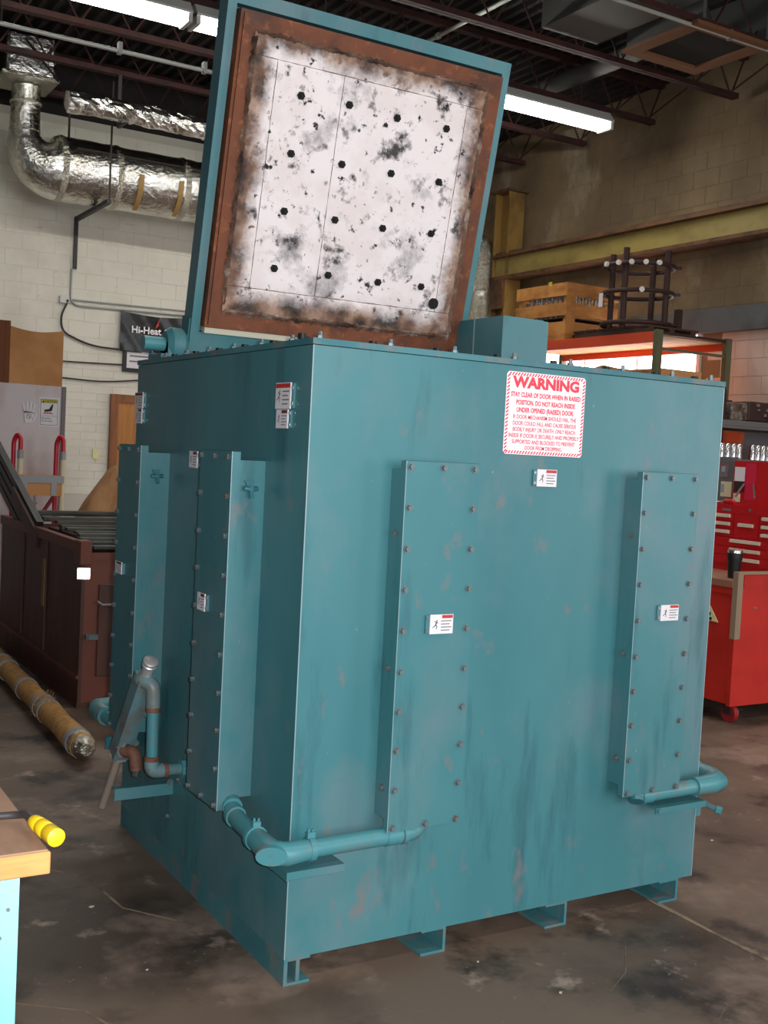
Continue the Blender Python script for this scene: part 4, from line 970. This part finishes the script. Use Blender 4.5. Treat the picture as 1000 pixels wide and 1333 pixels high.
MB().box(qx0 + .022, qx1 - .022, qy0 + .022, qy1 - .022, ZS + .08, ZS + .10).build('bottom_board', 'crate_wood', ct)
MB().box(qx0 + .03, qx1 - .03, qy0 + .03, qy1 - .03, ZS + .27, ZS + .28).build('shelf_board', 'dark_wood', ct)
for k in range(3): MB().box(qx0 + .3 * k, qx0 + .3 * k + .12, qy0, qy1, ZS, ZS + .08).build('runner', 'crate_wood', ct)
MB().box(qx0 - .003, qx0, 7.70, 7.76, ZS + .66, ZS + .71).build('label_sticker', 'caution_yellow', ct)
FT = MB().tube([(0, 0, 0), (0, 0, .05), (0, 0, .055), (0, 0, .09), (0, 0, .095), (0, 0, .14)], [.032, .032, .022, .022, .034, .034], 10).build('metal_fitting', 'steel', None, (0, 0, 0), smooth=True); FTM = FT.data; bpy.data.objects.remove(FT)
for zz, nm in ((ZS + .10, 'bottom'), (ZS + .28, 'middle'), (ZS + .42, 'top')):
    if nm == 'middle': pass
    for k in range(8):
        o = link('metal_fitting', FTM, None, (qx0 + .125, qy0 + .14 + k * .095, zz if nm != 'top' else ZS + .42))
        tag(o, 'spool shaped steel fitting packed upright in the wooden crate', 'fitting', 'steel fittings in the wooden crate')
    if nm != 'middle':
        for k in range(5):
            o = link('metal_fitting', FTM, None, (qx0 + .22 + k * .1, qy0 + .09, zz))
            tag(o, 'spool shaped steel fitting packed upright in the wooden crate', 'fitting', 'steel fittings in the wooden crate')

# dark pallet and ring stand on it
pa_ = empty('pallet', (7.35, 6.55, ZS), 'small dark wooden pallet under the ring stand on the rack', 'pallet')
for x in (7.0, 7.3, 7.62): MB().box(x, x + .08, 6.02, 7.22, ZS, ZS + .07).build('stringer', 'dark_wood', pa_)
for k in range(6): MB().box(6.98, 7.74, 6.02 + k * .21, 6.02 + k * .21 + .15, ZS + .07, ZS + .09).build('deck_board', 'dark_wood', pa_)
rg = empty('ring_stand', (7.27, 6.5, ZS + .09), 'dark iron stand of three hoops on four rods with white insulators', 'stand')
rcx, rcy = 7.27, 6.5
def hoop(z, r, t_):
    n = 28; P = [(rcx + r * math.cos(2 * math.pi * k / n), rcy + r * math.sin(2 * math.pi * k / n), z) for k in range(n + 1)]
    return MB().tube(P, t_, 8, caps=False).build('hoop', 'dark_iron', rg, smooth=True)
for z in (3.10, 3.44, 3.73): hoop(z, .38, .026)
for a in (20, 110, 200, 290):
    x, y = rcx + .33 * math.cos(R(a)), rcy + .33 * math.sin(R(a)); MB().cyl((x, y, ZS + .09), (x, y, 3.90), .034, n=10).build('rod', 'dark_iron', rg, smooth=True)
for k, a in enumerate((170, 195, 215, 235, 255)):
    x, y = rcx + .41 * math.cos(R(a)), rcy + .41 * math.sin(R(a)); MB().cyl((x, y, 3.73), (x + .03 * math.cos(R(a)), y + .03 * math.sin(R(a)), 3.73), .028, n=10).build('insulator', 'porcelain', rg, smooth=True)
x, y = rcx + .41 * math.cos(R(232)), rcy + .41 * math.sin(R(232)); MB().cyl((x, y, 3.44), (x - .02, y - .02, 3.44), .028, n=10).build('insulator', 'porcelain', rg, smooth=True)
for z in (3.10, 3.44, 3.73):
    for a in (-62, -75): x, y = rcx + .39 * math.cos(R(a + 20)), rcy + .39 * math.sin(R(a + 20)); MB().cyl((x, y, z), (x + .04, y - .05, z), .01, n=6).build('terminal', 'dark_iron', rg)
MB().box(6.845, 6.85, 6.60, 6.66, 3.27, 3.42).build('paper_tag', 'tag_white', rg)
MB().box(7.53, 7.60, 6.14, 6.2, 3.06, 3.28).build('clip', 'dark_iron', rg)

# cardboard on the lower deck of the rack
ZL = 2.12 + .105
def carton(x0, x1, y0, y1, h, label, m='cardboard', flap=False):
    t = empty('carton', ((x0 + x1) / 2, (y0 + y1) / 2, ZL), label, 'box')
    MB().box(x0, x1, y0, y1, ZL, ZL + h).build('body', m, t)
    MB().box(x0 - .002, x0, y0, y1, ZL + h - .06, ZL + h - .02).build('tape', 'kraft', t)
    if flap: MB().prism([(y0, ZL + h), (y1, ZL + h), ((y0 + y1) / 2, ZL + h + .05)], 'x', x0, x0 + .008).build('bent_flap', m, t)
    return t
carton(7.15, 7.75, 5.95, 6.55, .38, 'plain low carton on the lower rack deck near the end brace')
carton(7.15, 7.75, 6.6, 7.15, .40, 'carton with a bent up flap on the lower rack deck', flap=True)
carton(7.15, 7.75, 7.2, 7.8, .41, 'plain carton on the lower rack deck beneath the crate')

# grey shelving with clutter
sh = empty('steel_shelving', (7.1, 4.75, 0), 'grey steel shelving unit beyond the red tool chest', 'shelving')
for x in (5.9, 8.15):
    for y in (4.52, 4.98): MB().box(x - .02, x + .02, y - .02, y + .02, 0, 2.04).build('upright', 'shelf_grey', sh)
for z in (.3, 1.1, 1.645, 1.955): MB().box(5.88, 8.17, 4.5, 5.0, z, z + (.075 if z > 1.9 else .025)).build('shelf', 'shelf_grey', sh)
MB().box(5.9, 8.15, 4.985, 4.995, .3, 1.95).build('back_panel', 'panel_grey', sh)
MB().box(6.0, 8.1, 4.495, 4.50, 1.985, 1.99).build('lip_line', 'ink_grey', sh)
def clutter(name, x0, x1, y0, y1, z0, h, m, label, cat):
    t = empty(name, ((x0 + x1) / 2, (y0 + y1) / 2, z0), label, cat)
    MB().cham(x0, x1, y0, y1, z0, z0 + h, .015).build('body', m, t)
    rs = random.Random(int(x0 * 100))
    for k in range(5):
        a, c = rs.uniform(x0 + .02, x1 - .05), rs.uniform(z0 + .02, z0 + h - .04); MB().box(a, a + rs.uniform(.02, .05), y0 - .012, y0, c, c + rs.uniform(.015, .035)).build('fitting', rs.choice(['galv', 'dark_iron', 'rusty_mix']), t)
    return t
zt = 1.955 + .075
clutter('machine_casting', 6.68, 6.90, 4.52, 4.9, zt, .17, 'rusty_mix', 'mottled rusty grey casting on the top shelf by the wall', 'casting')
clutter('machine_casting', 6.91, 7.30, 4.52, 4.9, zt, .19, 'dark_iron', 'dark slotted metal casting on the top shelf', 'casting')
gc = MB().tube([(6.63, 4.6, zt), (6.63, 4.6, zt + .24), (6.63, 4.6, zt + .29), (6.63, 4.6, zt + .33)], [.04, .04, .03, .018], 14).build('dark_canister', 'dark_iron', smooth=True); tag(gc, 'slim dark canister standing on the top shelf end', 'canister')
MB().cyl((6.63, 4.6, zt + .18), (6.74, 4.58, zt + .18), .008, n=6).build('spout', 'dark_iron', gc)
z2 = 1.67
o = empty('orange_carton', (7.0, 4.85, z2), 'orange printed carton behind the bright cylinders on the shelf', 'box'); MB().box(6.87, 7.16, 4.78, 4.97, z2, z2 + .27).build('body', 'orange_box', o); MB().box(6.92, 7.10, 4.777, 4.78, z2 + .17, z2 + .25).build('panel_print', 'rack_orange', o)
o = empty('dark_red_carton', (6.73, 4.85, z2), 'dark red carton at the shelf end behind the cylinders', 'box'); MB().box(6.60, 6.86, 4.78, 4.97, z2, z2 + .27).build('body', 'dark_box', o); MB().box(6.62, 6.85, 4.777, 4.78, z2 + .2, z2 + .22).build('tape', 'cardboard_dark', o)
CY = MB().tube([(0, 0, 0), (0, 0, .135), (0, 0, .142)], [.034, .034, .029], 16).build('metal_cylinder', 'chrome', None, (0, 0, 0), smooth=True); CYM = CY.data; bpy.data.objects.remove(CY)
for x in (6.64, 6.72, 6.80, 6.875, 7.06, 7.135, 7.21, 7.285):
    tag(link('metal_cylinder', CYM, None, (x, 4.58, z2)), 'bright polished metal cylinder standing on the steel shelf', 'cylinder', 'polished cylinders on the shelf')

# red cart / bench
kt = empty('tool_cart', (4.6, 2.6, 0), 'red steel tool cart on casters with a brown work top', 'cart')
kx0, kx1, ky0, ky1 = 3.95, 5.0, 1.90, 3.1
MB().box(kx0, kx1, ky0 + .03, ky1, .12, .80).build('body', 'cart_red', kt)
MB().box(kx0 - .01, kx1, ky0 + .03, ky1, .80, .845).build('apron', 'cart_red', kt)
MB().box(kx0 - .02, kx1, ky0 + .03, ky1, .845, .885).build('work_top', 'bench_brown', kt)
MB().box(kx0 - .005, kx1, ky0, ky0 + .03, .11, .93).build('end_panel', 'cart_red', kt)
MB().box(kx0 - .012, kx0 + .035, ky0 - .008, ky0 + .032, .53, .945).box(kx0 + .035, kx1, ky0 - .008, ky0 + .032, .93, .945).build('edge_trim', 'edge_tan', kt)
MB().box(kx0 + .045, kx1, ky0 - .006, ky0, .85, .925).build('raised_panel', 'cart_red', kt)
for k, z in enumerate((.72,)): 
    for x in (4.10, 4.12): MB().cyl((x, ky0 - .006, z), (x, ky0, z), .006, n=8).build('rivet', 'edge_tan', kt)
for x, y in ((kx0 + .06, ky0 + .05), (kx1 - .06, ky0 + .05), (kx0 + .06, ky1 - .06), (kx1 - .06, ky1 - .06)):
    c_ = MB().cyl((x - .018, y, .055), (x + .018, y, .055), .055, n=18).build('caster', 'caster_red', kt, smooth=True)
    MB().cyl((x + .018, y, .055), (x + .024, y, .055), .05, n=18).build('tyre', 'caster_cream', c_, smooth=True)
    MB().box(x - .03, x - .022, y - .03, y + .03, .05, .12).box(x - .03, x + .03, y - .03, y + .03, .105, .12).build('fork', 'dark_iron', c_)
pp = empty('paper_placard', (3.93, 2.15, .60), 'cream paper placard with black marks propped on the cart side', 'placard')
MB().prism([(2.03, .615), (2.22, .62), (2.20, .76), (2.11, .72)], 'x', 3.936, 3.942).build('sheet', 'yellow_paper', pp)
for z, y in ((.63, 2.09), (.66, 2.10)): MB().cyl((3.9345, y, z), (3.936, y, z), .011, n=10).build('mark', 'ink', pp)
tu = empty('tumbler', (4.10, 2.075, .885), 'black travel tumbler with a bright steel rim on the cart top', 'tumbler')
tc = (4.10, 2.075)
MB().tube([(tc[0], tc[1], .885), (tc[0], tc[1], .99), (tc[0], tc[1], 1.005), (tc[0], tc[1], 1.045)], [.036, .042, .047, .048], 20).build('cup', 'black', tu, smooth=True)
MB().tube([(tc[0], tc[1], 1.045), (tc[0], tc[1], 1.062)], [.0475, .0475], 20).build('steel_rim', 'chrome', tu, smooth=True)
MB().cyl((tc[0], tc[1], 1.062), (tc[0], tc[1], 1.067), .045, n=20).build('lid', 'edge_tan', tu, smooth=True)

# red tool chest, lid open
ch = empty('tool_chest', (4.62, 2.25, .885), 'red steel tool chest with cream drawer pulls and its lid open', 'tool chest')
hx0_, hx1_, hy0_, hy1_, hz0_, hz1_ = 4.46, 4.86, 1.95, 2.68, .885, 1.335
MB().box(hx0_ + .01, hx1_, hy0_, hy1_, hz0_, hz1_ - .06).build('body', 'chest_red', ch)
# open top tray (four walls)
MB().box(hx0_, hx1_, hy0_, hy0_ + .012, hz1_ - .06, hz1_).box(hx0_, hx1_, hy1_ - .012, hy1_, hz1_ - .06, hz1_).box(hx0_, hx0_ + .012, hy0_ + .012, hy1_ - .012, hz1_ - .06, hz1_).box(hx1_ - .012, hx1_, hy0_ + .012, hy1_ - .012, hz1_ - .06, hz1_).build('top_tray', 'chest_red', ch)
MB().cyl((hx0_ - .006, 2.292, hz1_ - .03), (hx0_, 2.292, hz1_ - .03), .011, n=12).build('lock', 'chrome', ch)
MB().box(hx0_ - .003, hx0_, 2.455, 2.53, hz1_ - .046, hz1_ - .032).build('badge', 'panel_grey', ch)
def drawer(y0, y1, z0, z1, p0, p1):
    d = MB().box(hx0_ - .006, hx0_ + .02, y0, y1, z0, z1).build('drawer', 'chest_red', ch)
    zc = (z0 + z1) / 2 + .008
    MB().prism([(hx0_ - .006, zc + .012), (hx0_ - .020, zc + .008), (hx0_ - .020, zc - .010), (hx0_ - .006, zc - .012)], 'y', p0, p1).build('drawer_pull', 'drawer_pull', d)
zt_ = hz1_ - .062
for k in range(3):
    z1_ = zt_ - k * .054; drawer(2.42, hy1_ - .005, z1_ - .050, z1_, 2.45, 2.62); drawer(hy0_ + .005, 2.205, z1_ - .050, z1_, hy0_ + .05, 2.178)
drawer(2.21, 2.415, zt_ - 3 * .054 + .004, zt_, 2.25, 2.375)
for k in range(3):
    z1_ = zt_ - 3 * .054 - k * .060; drawer(hy0_ + .005, hy1_ - .005, z1_ - .056, z1_, 2.183, 2.435)
ld = MB().box(hx1_ - .01, hx1_ + .02, hy0_, 2.80, hz1_ - .02, 1.635).build('open_lid', 'chest_red', ch)
MB().box(hx1_ - .013, hx1_ - .01, 2.605, 2.69, 1.36, 1.62).build('glossy_strip', 'pink_red', ld)
for a in ((2.69, 2.74), (2.61, 2.56)): MB().cyl((hx1_ - .02, a[0], 1.475), (hx1_ - .05, a[1], 1.375), .008, n=8).build('lid_stay', 'chrome', ld)
for y0, y1, z0, z1, m in ((2.70, 2.79, 1.49, 1.59, 'tag_white'), (2.70, 2.79, 1.41, 1.487, 'dark_iron'), (2.73, 2.79, 1.34, 1.40, 'cream_tube')):
    MB().box(hx1_ - .014, hx1_ - .0101, y0, y1, z0, z1).build('clipping', m, ld)
# grey board with stickers beyond the chest
gb = empty('sticker_board', (4.90, 2.88, .885), 'grey upright board with product stickers behind the tool chest end', 'board')
MB().box(4.89, 4.91, 2.81, 3.05, .885, 1.66).build('board', 'shelf_grey', gb)
for a in ((2.85, 2.95, 1.37, 1.48, 'cream_tube'), (2.89, 2.97, 1.51, 1.61, 'panel_grey')): MB().box(4.886, 4.89, a[0], a[1], a[2], a[3]).build('sticker', a[4], gb)
MB().box(4.883, 4.886, 2.915, 2.945, 1.40, 1.46).build('sticker_print', 'photo_grey', gb); MB().box(4.883, 4.886, 2.89, 2.97, 1.605, 1.612).build('sticker_print', 'tag_red', gb); MB().box(4.883, 4.886, 2.92, 2.95, 1.55, 1.59).build('sticker_print', 'photo_grey', gb)
sd_ = empty('screwdriver', (4.466, 2.50, 1.335), 'red handled screwdriver lying on the open tray of the tool chest', 'screwdriver')
MB().tube([(4.47, 2.44, 1.353), (4.47, 2.45, 1.353), (4.47, 2.52, 1.353), (4.47, 2.53, 1.353)], [.010, .018, .018, .012], 12).build('handle', 'chest_red', sd_, smooth=True)
MB().cyl((4.47, 2.53, 1.350), (4.47, 2.64, 1.340), .004, n=8).build('shank', 'steel', sd_)
bpy.context.view_layer.update()
